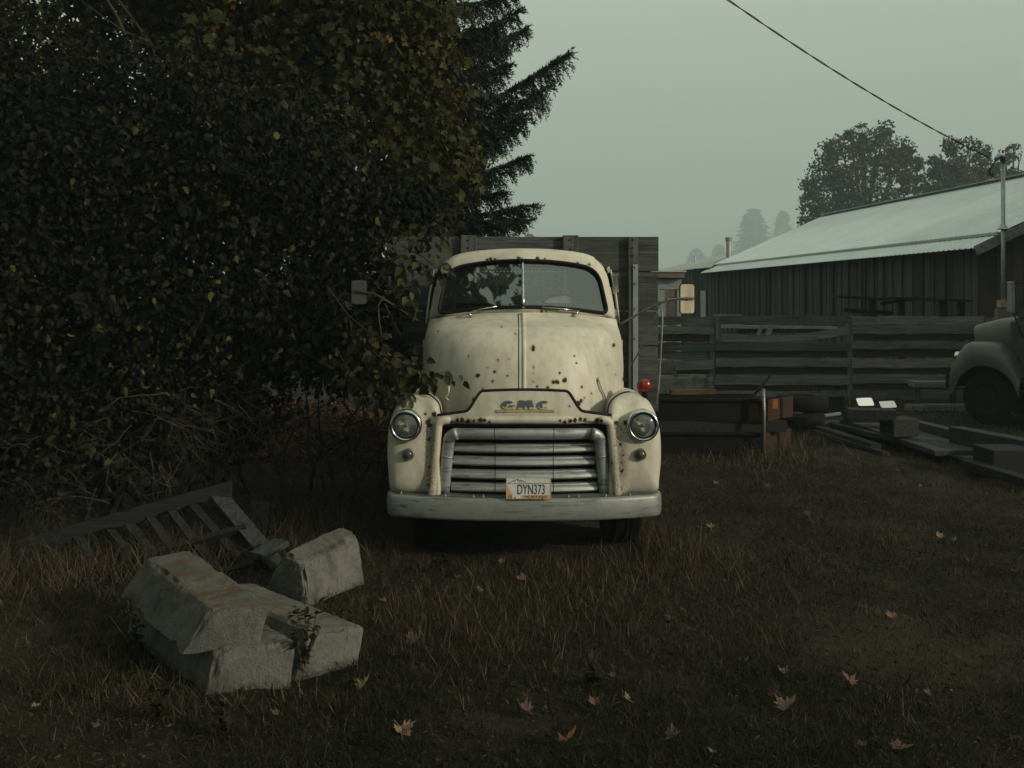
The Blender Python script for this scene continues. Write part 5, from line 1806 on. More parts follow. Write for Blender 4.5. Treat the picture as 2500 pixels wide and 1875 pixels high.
def shell_points(blobs, n, thick=.45, keep=None):
    """Points in the outer shell of a union of ellipsoids (c, r), with outward normals; uneven, in clumps."""
    vol = np.array([b_[1][0] * b_[1][1] + b_[1][1] * b_[1][2] + b_[1][0] * b_[1][2] for b_ in blobs])
    cnt = (vol / vol.sum() * n).astype(int)
    PP, NN = [], []
    for (c_, r), k in zip(blobs, cnt):
        d = rand_dirs(k)
        r = np.array(r)
        lump = 0.74 + 0.55 * vn2(d[:, 0] * 3 + d[:, 2] * 2 + c_[0], d[:, 1] * 3 + d[:, 2] * 2.5 + c_[1], 1.0, c_[2]) + .10 * rng.normal(size=k)
        rad = lump * (1 - thick * rng.random(k) ** 1.7)
        p = np.array(c_) + d * r * rad[:, None]
        PP.append(p); NN.append(unit(d / r))
    return np.concatenate(PP), np.concatenate(NN)


def in_view_side(p, n, lim=-.35):
    """Drop the leaves on the far side of a crown: keep what faces the camera or is side-on."""
    tocam = unit(np.array([0, 0, CAMH]) - p)
    return (n * tocam).sum(1) > lim


def leaf_cloud(name, P_, N_, size, spread, droop, tmpl, mat, parent, label=None, rnd=None, wr=.9):
    n = len(P_)
    nr = unit(N_ + spread * rng.normal(size=(n, 3)))
    al = unit(np.cross(nr, rng.normal(size=(n, 3))) + np.array([0, 0, -droop]) + .35 * N_)
    L = size * (0.38 + .95 * rng.random(n) ** 1.3)
    me = scatter_mesh(name, P_, al, nr, L, L * wr, tmpl[0], tmpl[1], rnd)
    o = link(name, me, mat, parent)
    return o


def branchy(mb, p, d, L, r, depth, kinks=4, spread=.7, up=.0, n=5):
    """A crooked tapering branch with side branches."""
    pts = [Vector(p)]; d = Vector(d).normalized()
    for i in range(kinks):
        d = (d + Vector((random.gauss(0, .22), random.gauss(0, .22), random.gauss(0, .18) + up))).normalized()
        pts.append(pts[-1] + d * L / kinks)
    mb.tube(pts, [r * (1 - .75 * i / kinks) for i in range(kinks + 1)], n, cap=False)
    if depth > 0:
        for k in range(random.randint(2, 4)):
            i = random.randint(1, kinks)
            dd = (d + Vector((random.gauss(0, spread), random.gauss(0, spread), random.gauss(0, spread)))).normalized()
            branchy(mb, pts[i], dd, L * random.uniform(.4, .7), r * .5, depth - 1, 3, spread, up, 4 if depth > 1 else 3)


# ---- the big lilac hedge on the left
def blob(px, py, Y, rx, ry=None, rz=None):
    c_ = P(px, py, Y)
    return ((c_.x, c_.y, c_.z), (rx, ry or rx * .8, rz or rx))


lil = thing('lilac_hedge', 'big dark lilac hedge crowding the left side of the truck', 'hedge', (-3.4, 9.6, 0))
LO = np.array([-3.4, 9.6, 0])
lb = [blob(60, 560, 9.6, 1.25), blob(300, 480, 9.8, 1.15), blob(560, 500, 9.8, 1.05), blob(780, 540, 9.9, .85), blob(930, 560, 10.0, .55), blob(905, 700, 9.9, .55),
      blob(40, 900, 9.2, 1.05), blob(300, 830, 9.3, 1.0), blob(560, 800, 9.5, .9), blob(760, 790, 9.6, .72), blob(870, 850, 9.2, .45),
      blob(120, 330, 10.2, 1.2), blob(420, 320, 10.3, 1.0), blob(690, 400, 10.3, .9), blob(60, 1120, 9.0, .85), blob(330, 1060, 9.3, .75), blob(560, 1010, 9.7, .55), blob(1010, 520, 10.1, .36), blob(-200, 700, 9.4, 1.5), blob(-250, 350, 10.2, 1.4), blob(-220, 1100, 9.1, 1.0)]
Pl, Nl = shell_points(lb, 165000, .62)
k = in_view_side(Pl, Nl, -.45) & (Pl[:, 2] > .12) & ~((np.abs(Pl[:, 0] - TX) < 1.02) & (Pl[:, 1] > 7.3) & (Pl[:, 2] < 2.75))
k &= ~((Pl[:, 0] > -1.27) & (Pl[:, 1] > 9.75) & (Pl[:, 2] < 2.7))
Pl, Nl = Pl[k], Nl[k]
# light and dark clumps, sparser low down where only twigs are left
dens = vn2(Pl[:, 0] + Pl[:, 1] * .5, Pl[:, 2], 1.6, 2.2)
low = np.clip((1.0 - Pl[:, 2]) / 1.0, 0, 1)
keep = rng.random(len(Pl)) < np.clip(.35 + 1.1 * dens, 0, 1) * (1 - .72 * low)
Pl, Nl = Pl[keep], Nl[keep]
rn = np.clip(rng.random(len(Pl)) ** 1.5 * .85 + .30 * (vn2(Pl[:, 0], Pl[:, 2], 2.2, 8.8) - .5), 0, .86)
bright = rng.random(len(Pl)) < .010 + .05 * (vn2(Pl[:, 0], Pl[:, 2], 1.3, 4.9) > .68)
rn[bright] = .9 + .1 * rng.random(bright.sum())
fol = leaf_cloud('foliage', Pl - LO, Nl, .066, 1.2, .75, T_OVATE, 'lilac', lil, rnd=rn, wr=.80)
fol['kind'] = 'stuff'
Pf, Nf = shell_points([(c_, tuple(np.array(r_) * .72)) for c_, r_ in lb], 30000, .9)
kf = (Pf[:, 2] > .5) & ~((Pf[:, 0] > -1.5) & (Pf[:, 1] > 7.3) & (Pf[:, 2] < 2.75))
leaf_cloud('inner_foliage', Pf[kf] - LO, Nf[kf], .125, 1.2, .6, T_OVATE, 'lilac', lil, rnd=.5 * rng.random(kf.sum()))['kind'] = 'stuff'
# single big leaves that can be picked out at the front of the hedge
lm = []
for i in range(4):
    v = np.array(T_OVATE[0]); v = v + rng.normal(size=v.shape) * np.array([.03, .03, .05])
    me = scatter_mesh('leaf', np.zeros((1, 3)), np.array([[0, 0, 1.]]), np.array([[0, -1., 0]]), np.array([.095]), np.array([.074]), v, T_OVATE[1], np.array([.86 + .035 * i]))
    me.materials.append(MAT['lilac']); lm.append(me)
front = np.argsort(((Pl - np.array([0, 0, 2])) ** 2).sum(1) + 12 * rng.random(len(Pl)))
cand = front[:9000]; cand = rng.choice(cand, 260, replace=False)
for i in cand:
    o = bpy.data.objects.new('leaf', lm[i % 4]); COL.objects.link(o); o.parent = lil
    q = Pl[i] + Nl[i] * .06 - LO
    o.location = q
    o.rotation_euler = (R(180 + random.gauss(0, 38)), random.gauss(0, .5), random.gauss(0, .9))
    sc = random.uniform(.75, 1.25); o.scale = (sc, sc, sc)
# stems and bare lower branches
st = MB()
for i in range(26):
    x = random.uniform(-5.2, -1.25); y = random.uniform(9.2, 10.6) - .25 * max(0, -3 - x)
    branchy(st, Vector((x, y, -.02)) - Vector(LO), (random.gauss(0, .25), random.gauss(-.1, .2), 1), random.uniform(1.0, 1.7), random.uniform(.014, .034), 2, 6, .6)
st.build('stem', 'bark', lil)
tw = MB()
for i in range(150):
    px, py = random.uniform(420, 930), random.uniform(930, 1230)
    if py < 1010 and px < 560:
        continue
    q = P(px, py, random.uniform(8.7, 9.8))
    if q.z < .05 or q.x > -1.25 and q.y > 7.5:
        continue
    branchy(tw, q - Vector(LO), (random.gauss(.1, .7), random.gauss(-.3, .4), random.gauss(-.45, .5)), random.uniform(.25, .6), random.uniform(.0025, .005), 2, 5, .6, -.04, 3)
for i in range(110):
    px, py = random.uniform(0, 620), random.uniform(950, 1320)
    q = P(px, py, random.uniform(8.4, 9.0))
    if q.z < .05:
        continue
    branchy(tw, q - Vector(LO), (random.gauss(.1, .7), random.gauss(-.3, .4), random.gauss(-.2, .5)), random.uniform(.25, .6), random.uniform(.0025, .005), 2, 5, .6, -.04, 3)
for i in range(70):
    j = rng.integers(len(Pl)); q = Vector(Pl[j] + Nl[j] * .03)
    branchy(tw, q - Vector(LO), (random.gauss(0, .6), random.gauss(-.3, .4), random.gauss(.4, .4)), random.uniform(.15, .4), .0028, 1, 4, .5, 0, 3)
tw.build('twigs', 'twig', lil)['kind'] = 'stuff'


def spray(name, pts, nl, size, label, matl='lilac', seedrn=None):
    """A leafy shoot reaching out of the hedge over the truck."""
    root = bpy.data.objects.new(name, None); COL.objects.link(root); root.parent = lil
    pts = [Vector(p) - Vector(LO) for p in pts]
    MB().tube(pts, [.007 * (1 - .7 * i / (len(pts) - 1)) for i in range(len(pts))], 5).build('shoot', 'twig', root)
    pos, al = [], []
    for i in range(nl):
        t = random.uniform(.15, 1.0) * (len(pts) - 1); a = int(min(t, len(pts) - 1.001)); f = t - a
        p = pts[a].lerp(pts[a + 1], f)
        off = Vector((random.gauss(0, .05), random.gauss(0, .04), random.gauss(-.02, .05)))
        pos.append(p + off); al.append(off.normalized() * .8 + Vector((0, -.1, -.7)))
    pos = np.array(pos); al = np.array(al)
    nrm_ = unit(np.array([[0, -1, .4]]) + .6 * rng.normal(size=(nl, 3)))
    L = size * (.6 + .6 * rng.random(nl))
    rn_ = np.where(rng.random(nl) < .15, .95, .66 + .24 * rng.random(nl))  # tints kept light, sunlight on these shoots put into the leaf colour
    me = scatter_mesh('leaves', pos, al, nrm_, L, L * .8, T_OVATE[0], T_OVATE[1], rn_)
    link('leaves', me, matl, root)['kind'] = 'stuff'


def pl3(lst): return [P(*q) for q in lst]


spray('leafy_shoot', pl3([(960, 560, 9.0), (1010, 575, 8.7), (1050, 590, 8.5), (1085, 600, 8.4)]), 34, .10, '')
spray('leafy_shoot', pl3([(940, 610, 8.9), (985, 640, 8.6), (1000, 690, 8.5), (1005, 740, 8.45)]), 40, .10, '')
spray('leafy_shoot', pl3([(980, 600, 8.8), (1030, 625, 8.55), (1060, 650, 8.45), (1085, 670, 8.4)]), 22, .09, '')
spray('leafy_shoot', pl3([(880, 800, 8.9), (930, 850, 8.3), (980, 900, 7.95), (1040, 920, 7.75), (1095, 905, 7.62)]), 70, .085, '')
spray('leafy_shoot', pl3([(860, 830, 8.7), (900, 900, 8.1), (950, 950, 7.75), (1000, 965, 7.6)]), 80, .085, '')
spray('leafy_shoot', pl3([(840, 780, 8.8), (880, 830, 8.3), (925, 870, 8.0), (960, 890, 7.9), (1035, 900, 7.72)]), 80, .09, '')
spray('leafy_shoot', pl3([(820, 850, 8.7), (860, 920, 8.2), (900, 960, 7.9), (930, 1000, 7.75)]), 70, .085, '')
spray('leafy_shoot', pl3([(800, 700, 9.0), (850, 770, 8.5), (900, 810, 8.2), (950, 830, 8.1)]), 60, .09, '')
spray('leafy_shoot', pl3([(1020, 560, 9.2), (1060, 545, 8.8), (1090, 560, 8.5), (1110, 585, 8.4)]), 22, .085, '')
# two dry orange leaves caught in the twigs
for k_, (px, py) in enumerate(((925, 930), (935, 945))):
    me = scatter_mesh('dry_leaf', np.zeros((1, 3)), np.array([[.3, 0, -1.]]), np.array([[.4, -1., .2]]), np.array([.085]), np.array([.07]), T_OVATE[0], T_OVATE[1], np.array([.5]))
    me.materials.append(simple('dry_orange_leaf', (0.42, 0.12, 0.04), 0.7)); o = bpy.data.objects.new('dry_leaf', me); COL.objects.link(o); o.parent = lil
    o.location = P(px, py, 7.9) - Vector(LO); o.rotation_euler = (0, 0, .6 * k_)

# ---- maple behind the hedge
mp = thing('maple_tree', 'olive and yellow maple rising behind the lilac hedge', 'tree', (-3.6, 13.2, 0))
MO = np.array([-3.6, 13.2, 0])
mbl = [blob(700, 60, 12.8, 1.5), blob(480, -60, 13.2, 1.5), blob(900, 230, 12.4, 1.15), blob(1010, 380, 12.0, .72), blob(860, 60, 12.6, 1.3), blob(1060, 440, 11.9, .48), blob(760, 300, 12.4, .9), blob(1000, 130, 12.6, .62),
       blob(560, 150, 13.0, 1.0), blob(250, 40, 13.6, 1.3), blob(60, -20, 13.8, 1.3), blob(1090, 370, 12.1, .36), blob(1120, 425, 12.0, .28), blob(820, -140, 13, 1.3), blob(300, -200, 13.6, 1.6), blob(-200, 60, 13.8, 1.5), blob(980, -20, 12.8, .7)]
Pm, Nm = shell_points(mbl, 80000, .6)
k = in_view_side(Pm, Nm, -.4)
Pm, Nm = Pm[k], Nm[k]
# gaps towards the upper left where the sky shows through
pxm = 1250 + Pm[:, 0] * FPX / Pm[:, 1]; pym = HORIZON - (Pm[:, 2] - CAMH) * FPX / Pm[:, 1]
hole = (pxm < 520) & (pym < 240)
keep = rng.random(len(Pm)) < np.where(hole, .40 + .5 * (vn2(Pm[:, 0], Pm[:, 2], 1.5, 5.5) > .45), .95)
Pm, Nm = Pm[keep], Nm[keep]; pxm, pym = pxm[keep], pym[keep]
rn = np.clip(.15 + .6 * rng.random(len(Pm)) + .25 * (vn2(Pm[:, 0], Pm[:, 2], 1.1, 3.3) - .5), 0, .86)
yel = rng.random(len(Pm)) < np.where((vn2(Pm[:, 0], Pm[:, 2], 1.7, 7.3) > .70), .16, .012)
rn[yel] = .9 + .1 * rng.random(yel.sum())
leaf_cloud('crown', Pm - MO, Nm, .112, 1.0, .7, T_MAPLE, 'maple', mp, rnd=rn, wr=1.0)['kind'] = 'stuff'
tk = MB()
tk.tube([Vector((0, 0, -.1)), Vector((.1, 0, 1.6)), Vector((.0, 0, 3.4)), Vector((.2, -.1, 6))], [.24, .20, .16, .08], 10)
for i in range(16):
    z_ = random.uniform(2.2, 5.4)
    branchy(tk, (.05, 0, z_), (random.gauss(.2, .8), random.gauss(-.2, .5), random.uniform(.2, .9)), random.uniform(1.6, 3.0), .06, 2, 6, .6)
tk.build('trunk', 'bark', mp)

# ---- spruce behind, boughs reaching over the cab
sp = thing('spruce_tree', 'tall dark spruce with long upturned boughs above the cab roof', 'tree', (P(985, 700, 15.2).x, 15.2, 0))
SO = Vector(sp.location)
MB().tube([(0, 0, -.1), (0, 0, 3), (.02, 0, 7), (.0, 0, 12.5)], [.22, .18, .12, .02], 10).build('trunk', 'bark', sp, smooth=True)
npos, nal, nrn = [], [], []
bw_mesh = MB()


def bough(p0, p1, droop, twig_len, dens=1.0):
    """A spruce bough from p0 to its tip p1: hanging and side twigs thick with needles."""
    p0 = Vector(p0); p1 = Vector(p1)
    n = 14
    pts = []
    for i in range(n + 1):
        t = i / n
        p = p0.lerp(p1, t); p.z -= droop * math.sin(math.pi * min(1, t * 1.0)) * (1 - .35 * t)
        pts.append(p)
    bw_mesh.tube(pts, [.028 * (1 - .9 * i / n) for i in range(n + 1)], 5, cap=False)
    L = (p1 - p0).length
    m = int(L * 120 * dens)
    twigs = []
    for j in range(m):
        t = random.random() ** .8
        a = min(n - 1, int(t * n)); f = t * n - a
        p = pts[a].lerp(pts[a + 1], f); tang = (pts[a + 1] - pts[a]).normalized()
        ln = twig_len * (1.12 - t) ** .6 * random.uniform(.45, 1.1) + .07
        sidev = tang.cross(Vector((0, 0, 1))).normalized() * random.choice((-1, 1))
        if random.random() < .55:      # hanging curtain under the bough
            d = (tang * random.uniform(.15, .7) + sidev * random.uniform(.0, .35) + Vector((0, 0, -random.uniform(.5, 1.3)))).normalized()
        else:
            d = (tang * random.uniform(.5, 1.0) + sidev * random.uniform(.1, 1.0) + Vector((0, 0, random.uniform(-.4, .25)))).normalized()
        twigs.append((p, d, ln))
    twigs.append((pts[-2], (pts[-1] - pts[-2]).normalized(), .16))
    for j in range(n):
        twigs.append((pts[j], (pts[j + 1] - pts[j]).normalized(), (pts[j + 1] - pts[j]).length))
    for p, d, ln in twigs:
        k = max(6, int(ln * 90))
        tt = np.linspace(0, 1, k) + rng.normal(size=k) * .02
        dd = np.array(d)
        sag = np.outer(tt ** 2, [0, 0, -.22 * ln])
        base = np.array(p) + np.outer(tt * ln, dd) + sag
        r_ = rand_dirs(k); r_ = unit(r_ - (r_ @ dd)[:, None] * dd)
        al = unit(r_ * .8 + dd * .75)
        npos.append(base); nal.append(al); nrn.append(np.clip(rng.random(k) * .6 + .4 * tt, 0, 1))


def at_sp(px, py, Y): return P(px, py, Y) - SO


for (s_, e_, dr, tl) in [((985, 290, 15.1), (1383, 135, 14.6), .28, .52), ((985, 120, 15.1), (1262, 28, 14.9), .22, .55), ((985, 420, 15.1), (1292, 380, 14.8), .25, .42), ((985, 500, 15.1), (1303, 500, 14.7), .18, .38),
                         ((985, 330, 15.1), (1240, 255, 14.7), .20, .55), ((985, 210, 15.1), (1240, 160, 15.0), .15, .5), ((985, -20, 15.1), (1250, -10, 15.2), .2, .5), ((985, 520, 15.0), (1285, 537, 14.6), .10, .30),
                         ((985, 240, 15.1), (1232, 100, 15.4), .2, .5), ((985, 455, 15.1), (1230, 470, 14.5), .15, .42), ((985, 380, 15.1), (1215, 330, 15.2), .2, .5), ((985, 570, 15.1), (1245, 590, 14.8), .1, .4), ((985, 60, 15.1), (1215, 60, 14.7), .2, .55),
                         ((985, 340, 15.2), (1330, 215, 15.0), .32, .62), ((985, 300, 15.1), (1270, 290, 14.6), .25, .6), ((985, 400, 15.1), (1200, 420, 14.6), .2, .55), ((985, 540, 15.1), (1230, 545, 14.5), .12, .5), ((985, 180, 15.0), (1200, 230, 14.4), .2, .6), ((985, 150, 15.1), (1282, 70, 15.6), .2, .42)]:
    bough(at_sp(*s_), at_sp(*e_), dr, tl)
for i in range(52):
    z_ = random.uniform(.9, 7.5); ang = random.uniform(0, 2 * math.pi)
    Lb = (2.35 - .22 * z_) * random.uniform(.75, 1.05)
    tip = Vector((math.cos(ang) * Lb, math.sin(ang) * Lb, z_ + random.uniform(-.1, .35)))
    if tip.x + SO.x > -.25 and tip.y < 0:
        tip.x = min(tip.x, -.35 - SO.x)
    if tip.x > 1.2 and z_ > 2.9:
        continue
    bough((0, 0, z_), tip, .22, .6, .45)
npos = np.concatenate(npos); nal = np.concatenate(nal); nrn = np.concatenate(nrn)
nn = len(npos)
me = scatter_mesh('needles', npos, nal, rand_dirs(nn), .046 + .026 * rng.random(nn), np.full(nn, .0200), T_NEEDLE[0], T_NEEDLE[1], nrn)
link('needles', me, 'spruce', sp)['kind'] = 'stuff'
bw_mesh.build('boughs', 'bark', sp)
print('needles', nn)

# ---- trees behind the barn
def broadleaf(name, label, base, blobs, n, size, group=None, mat='far_leaf', face=-.6):
    t = thing(name, label, 'tree', base, 0, group)
    O = np.array(base)
    Pq, Nq = shell_points(blobs, n, .75)
    k_ = in_view_side(Pq, Nq, face)
    Pq, Nq = Pq[k_], Nq[k_]
    keep_ = rng.random(len(Pq)) < np.clip(-.35 + 2.0 * vn2(Pq[:, 0] + .4 * Pq[:, 1], Pq[:, 2], 1.5, base[0]), 0.02, 1)
    Pq, Nq = Pq[keep_], Nq[keep_]
    leaf_cloud('crown', Pq - O, Nq, size, .9, .4, T_CLUMP, mat, t)['kind'] = 'stuff'
    tk_ = MB()
    top = max(b_[0][2] for b_ in blobs) - base[2]
    tk_.tube([(0, 0, -.3), (.1, 0, top * .4), (.0, .1, top * .9)], [top * .03, top * .022, top * .006], 8)
    for b_ in blobs:
        c_ = Vector(b_[0]) - Vector(base)
        tk_.tube([(0, 0, max(.5, c_.z * .45)), c_ * .6 + Vector((0, 0, c_.z * .2)), c_], [top * .012, top * .008, top * .003], 5)
        for w_ in range(3):
            branchy(tk_, c_, rand_dirs(1)[0] + np.array([0, 0, .3]), b_[1][0] * .9, top * .004, 1, 4, .6)
    tk_.build('trunk', 'bark', t)
    return t


FD = 112.0
def fb(px, py, r): return blob(px, py, FD, r * FD / 52)


b1 = P(2110, 735, FD); b2 = P(2345, 735, FD); b3 = P(2470, 735, FD)
broadleaf('broadleaf_tree', 'large round hazy tree behind the barn roof', (b1.x, b1.y, 0),
          [fb(2080, 430, 1.5), fb(2140, 370, 1.2), fb(2185, 430, 1.3), fb(2020, 420, .9), fb(2005, 500, 1.1), fb(2100, 510, 1.9), fb(2205, 375, .75), fb(2055, 365, .8), fb(1980, 455, .55), fb(2232, 445, .6), fb(2105, 325, .5), fb(2160, 315, .45), fb(2015, 370, .45), fb(1975, 540, .5), fb(2240, 400, .35), fb(2075, 330, .35), fb(1965, 495, .35)], 30000, .36, 'hazy trees behind the barn')
broadleaf('broadleaf_tree', 'second hazy tree between the round tree and the service mast', (b2.x, b2.y, 0),
          [fb(2345, 410, 1.1), fb(2300, 440, .9), fb(2370, 365, .6), fb(2325, 355, .5), fb(2385, 430, .8), fb(2268, 480, .9), fb(2345, 490, 1.7), fb(2285, 395, .4), fb(2400, 385, .35)], 18000, .36, 'hazy trees behind the barn')
broadleaf('broadleaf_tree', 'small sparse hazy tree behind the weatherhead of the mast', (b3.x, b3.y, 0),
          [fb(2455, 385, .45), fb(2412, 370, .28), fb(2480, 430, .5), fb(2475, 365, .3), fb(2440, 440, .8), fb(2510, 450, .6), fb(2430, 410, .3), fb(2488, 395, .3)], 5200, .34, 'hazy trees behind the barn')


def conifer(px, ytop, D, hw, label, seed):
    """A distant conifer fading in the fog."""
    top = P(px, ytop, D); zg = gz(top.x, D)
    t = thing('fog_conifer', label, 'tree', (top.x, D, zg), 0, 'conifers fading in the fog')
    H = top.z - zg
    n = 2400
    u = rng.random(n) ** .8
    ang = rng.random(n) * 2 * np.pi
    lay = .62 + .5 * vn2(u * 16 + seed * 3, ang * 1.3, 1.0, seed)
    rad = hw * u ** .7 * lay * (.25 + .85 * rng.random(n))
    pos = np.stack([np.cos(ang) * rad, np.sin(ang) * rad, H * (1 - u * .9) - rad * .18], -1)
    al = np.stack([np.cos(ang), np.sin(ang), np.full(n, -.25)], -1)
    me = scatter_mesh('crown', pos, al, rand_dirs(n) * .5 + np.array([0, 0, 1]), hw * (.10 + .26 * rng.random(n)), np.full(n, hw * .10), T_CLUMP[0], T_CLUMP[1])
    link('crown', me, 'fog_conifer', t)['kind'] = 'stuff'
    MB().tube([(0, 0, -1), (0, 0, H * .95)], [H * .018, H * .003], 6).build('trunk', 'bark', t)


conifer(1838, 508, 1010, 27.0, 'taller hazy conifer left of the barn roof slope', 1)
conifer(1911, 514, 1060, 19.0, 'slimmer hazy conifer just right of the taller one', 2)
conifer(1700, 606, 1140, 20.0, 'faint low conifer in the fog above the low shed', 3)
conifer(1755, 596, 1160, 18.0, 'faint conifer in the fog beside the stovepipe', 4)
conifer(1293, 570, 330, 5.0, 'tiny conifer tip peeping over the truck headboard', 5)

# unseen trees: right ones shade the far yard, left ones added to block sky
for i, (x, y, h, rr, lb_) in enumerate(((15.8, 14.0, 10.0, 3.0, 'broad leafy tree out of view, nearest beyond the old pickup'), (20.5, 12.5, 12.0, 3.4, 'tallest leafy tree out of view on the far right'), (19.0, 18.0, 11.0, 3.4, 'leafy tree out of view behind the nearest one'),
                                     (24.0, 17.0, 11.0, 3.4, 'farthest leafy tree out of view past the barn gable'), (-7.4, 3.0, 14.0, 3.2, 'tall tree out of view, closest to the left end of the hedge'), (-7.8, -2.2, 15.0, 3.8, 'tall tree out of view on the left beside the camera'),
                                     (-7.0, -9.0, 13.0, 3.4, 'tall tree out of view on the left behind the camera'))):
    broadleaf('yard_tree', lb_, (x, y, 0), [((x, y, h * .66), (rr, rr, h * .36)), ((x + .8, y - .8, h * .42), (rr * .8, rr * .8, h * .28)), ((x - 1.0, y + .6, h * .5), (rr * .7, rr * .7, h * .25))], 9000 if x > 0 else 30000, .55 if x > 0 else .30, 'yard trees out of view', face=-2)

# ---- grass, dry straw and weeds
def blades(n, x, y, hmin, hmax, w, lean, rnd_, name, mat, parent=None):
    z = ground_z(x, y) - .004
    ang = rng.random(n) * 2 * np.pi
    h = hmin + (hmax - hmin) * rng.random(n) ** 1.8
    dx, dy = np.cos(ang), np.sin(ang)
    le = h * lean * (.2 + rng.random(n))
    base = np.stack([x, y, z], -1)
    fa = rng.random(n) * 2 * np.pi
    sx = np.stack([np.cos(fa), np.sin(fa), np.zeros(n)], -1) * (w * .5)[:, None]
    mid = base + np.stack([dx * le * .35, dy * le * .35, h * .6], -1)
    tip = base + np.stack([dx * le, dy * le, h * np.maximum(.25, 1 - .45 * lean * rng.random(n))], -1)
    V = np.stack([base - sx, base + sx, mid + sx * .75, mid - sx * .75, tip], 1).reshape(-1, 3)
    i0 = np.arange(n) * 5
    L = np.stack([i0, i0 + 1, i0 + 2, i0 + 3, i0 + 3, i0 + 2, i0 + 4], 1).ravel().astype(np.int32)
    st_ = (np.arange(n)[:, None] * 7 + np.array([0, 4])[None, :]).ravel().astype(np.int32)
    me = bpy.data.meshes.new(name)
    me.vertices.add(len(V)); me.loops.add(len(L)); me.polygons.add(2 * n)
    me.vertices.foreach_set('co', V.ravel()); me.loops.foreach_set('vertex_index', L); me.polygons.foreach_set('loop_start', st_)
    me.update(calc_edges=True)
    at = me.attributes.new('rnd', 'FLOAT', 'POINT'); at.data.foreach_set('value', np.repeat(rnd_, 5).astype(np.float32))
    return link(name, me, mat, parent)


MAT['grass'] = leafmat('grass_blades', [(0.0, (0.008, 0.012, 0.005)), (0.35, (0.017, 0.021, 0.009)), (0.5, (0.022, 0.018, 0.011)), (0.75, (0.046, 0.034, 0.0215)), (0.92, (0.086, 0.064, 0.039)), (1.0, (0.15, 0.114, 0.069))], .15, .7)


def field(n, y0, y1, pw):
    y = y0 + (y1 - y0) * rng.random(n) ** pw
    x = (rng.random(n) * 2 - 1) * (.56 * y + .4)
    return x, y


xs_, ys_, hs_, ws_, rs_ = [], [], [], [], []
for (n, y0, y1, w) in ((150000, 4.0, 7.2, .0036), (130000, 7.2, 12.0, .0048), (52000, 12.0, 19.8, .008)):
    x, y = field(n, y0, y1, 1.15)
    pn = vn2(x, y, 1.4, 6.1); pg = vn2(x, y, .45, 12.3); pf = vn2(x, y, 4.5, 2.9)
    keep = rng.random(n) < np.clip(.10 + 1.9 * (pn - .27) * (.4 + 1.3 * pf), 0.24, 1)
    keep &= ~((np.abs(x - TX) < .95) & (y > 7.7) & (y < 14))
    x, y, pn, pg = x[keep], y[keep], pn[keep], pg[keep]
    r = rng.random(len(x))
    green = r < np.clip((pg - .38) * 1.9 + .12, .04, .8)
    rn_ = np.where(green, .0 + .42 * rng.random(len(x)), .45 + .5 * rng.random(len(x)) ** 1.4)
    xs_.append(x); ys_.append(y); rs_.append(rn_); ws_.append(np.full(len(x), w) * (.6 + .8 * rng.random(len(x)))); hs_.append(pn)
x = np.concatenate(xs_); y = np.concatenate(ys_)
g = blades(len(x), x, y, .012, .095, np.concatenate(ws_), 1.7, np.concatenate(rs_), 'short_grass', 'grass')
tag(g, 'short trampled green and brown grass over the yard', 'grass', kind='stuff')
print('short grass', len(x))
# taller straw: tufts at the tyre, by the blocks, along the hedge and the scrap
tx, ty_, tr, th = [], [], [], []


def tuft(cx, cy, rad, n, hmax, dry=.9):
    a = rng.normal(size=(n, 2)) * rad
    tx.append(cx + a[:, 0]); ty_.append(cy + a[:, 1]); th.append(np.full(n, hmax))
    tr.append(np.where(rng.random(n) < dry, .62 + .38 * rng.random(n), .05 + .35 * rng.random(n)))


for (px, py, rad, n, h) in [(1500, 1340, .22, 500, .26), (1560, 1360, .25, 600, .28), (1620, 1380, .22, 400, .24), (1460, 1400, .3, 500, .22), (1700, 1400, .3, 380, .2), (1380, 1430, .3, 360, .2), (1600, 1330, .2, 320, .3),
                            (1250, 1570, .3, 420, .2), (1150, 1550, .3, 420, .2), (1050, 1530, .28, 360, .2), (950, 1500, .25, 260, .2), (1330, 1500, .3, 300, .2), (700, 1300, .3, 260, .45), (640, 1290, .3, 260, .5), (760, 1340, .2, 200, .4), (850, 1350, .25, 180, .3),
                            (560, 1375, .25, 160, .42), (430, 1385, .25, 160, .40), (330, 1360, .3, 200, .40), (180, 1375, .3, 220, .38), (60, 1390, .3, 200, .38), (560, 1700, .25, 200, .2), (420, 1690, .3, 240, .2), (300, 1650, .3, 260, .22), (740, 1690, .2, 160, .2), (250, 1420, .4, 260, .35), (100, 1450, .4, 300, .35), (520, 1330, .3, 200, .4),
                            (1900, 1110, .4, 260, .35), (1960, 1080, .3, 160, .4), (2330, 1115, .2, 260, .35), (2080, 1000, .3, 60, .6), (2020, 985, .4, 90, .7), (2160, 970, .3, 60, .6), (1760, 1130, .4, 200, .25), (2240, 1010, .5, 150, .3), (1870, 1125, .2, 140, .35), (2440, 1020, .4, 150, .3)]:
    q = G(px, py); tuft(q.x, q.y, rad, int(n * 1.6), h)
for i in range(240):
    x0, y0 = field(1, 4.4, 11, 1.0)
    x0, y0 = float(x0[0]), float(y0[0])
    if abs(x0 - TX) < 1.0 and y0 > 7.6:
        continue
    tuft(x0, y0, .09, 42, random.uniform(.09, .20), random.choice((.9, .8, .25, .15)))
x = np.concatenate(tx); y = np.concatenate(ty_); hm_ = np.concatenate(th)
ok = ~((x > -2.6) & (x < -.85) & (y > 5.0) & (y < 6.1) & (x + y * .8 > 2.4)) & ~((np.abs(x - TX) < .95) & (y > 7.75))
x, y, hm_, rr_ = x[ok], y[ok], hm_[ok], np.concatenate(tr)[ok]
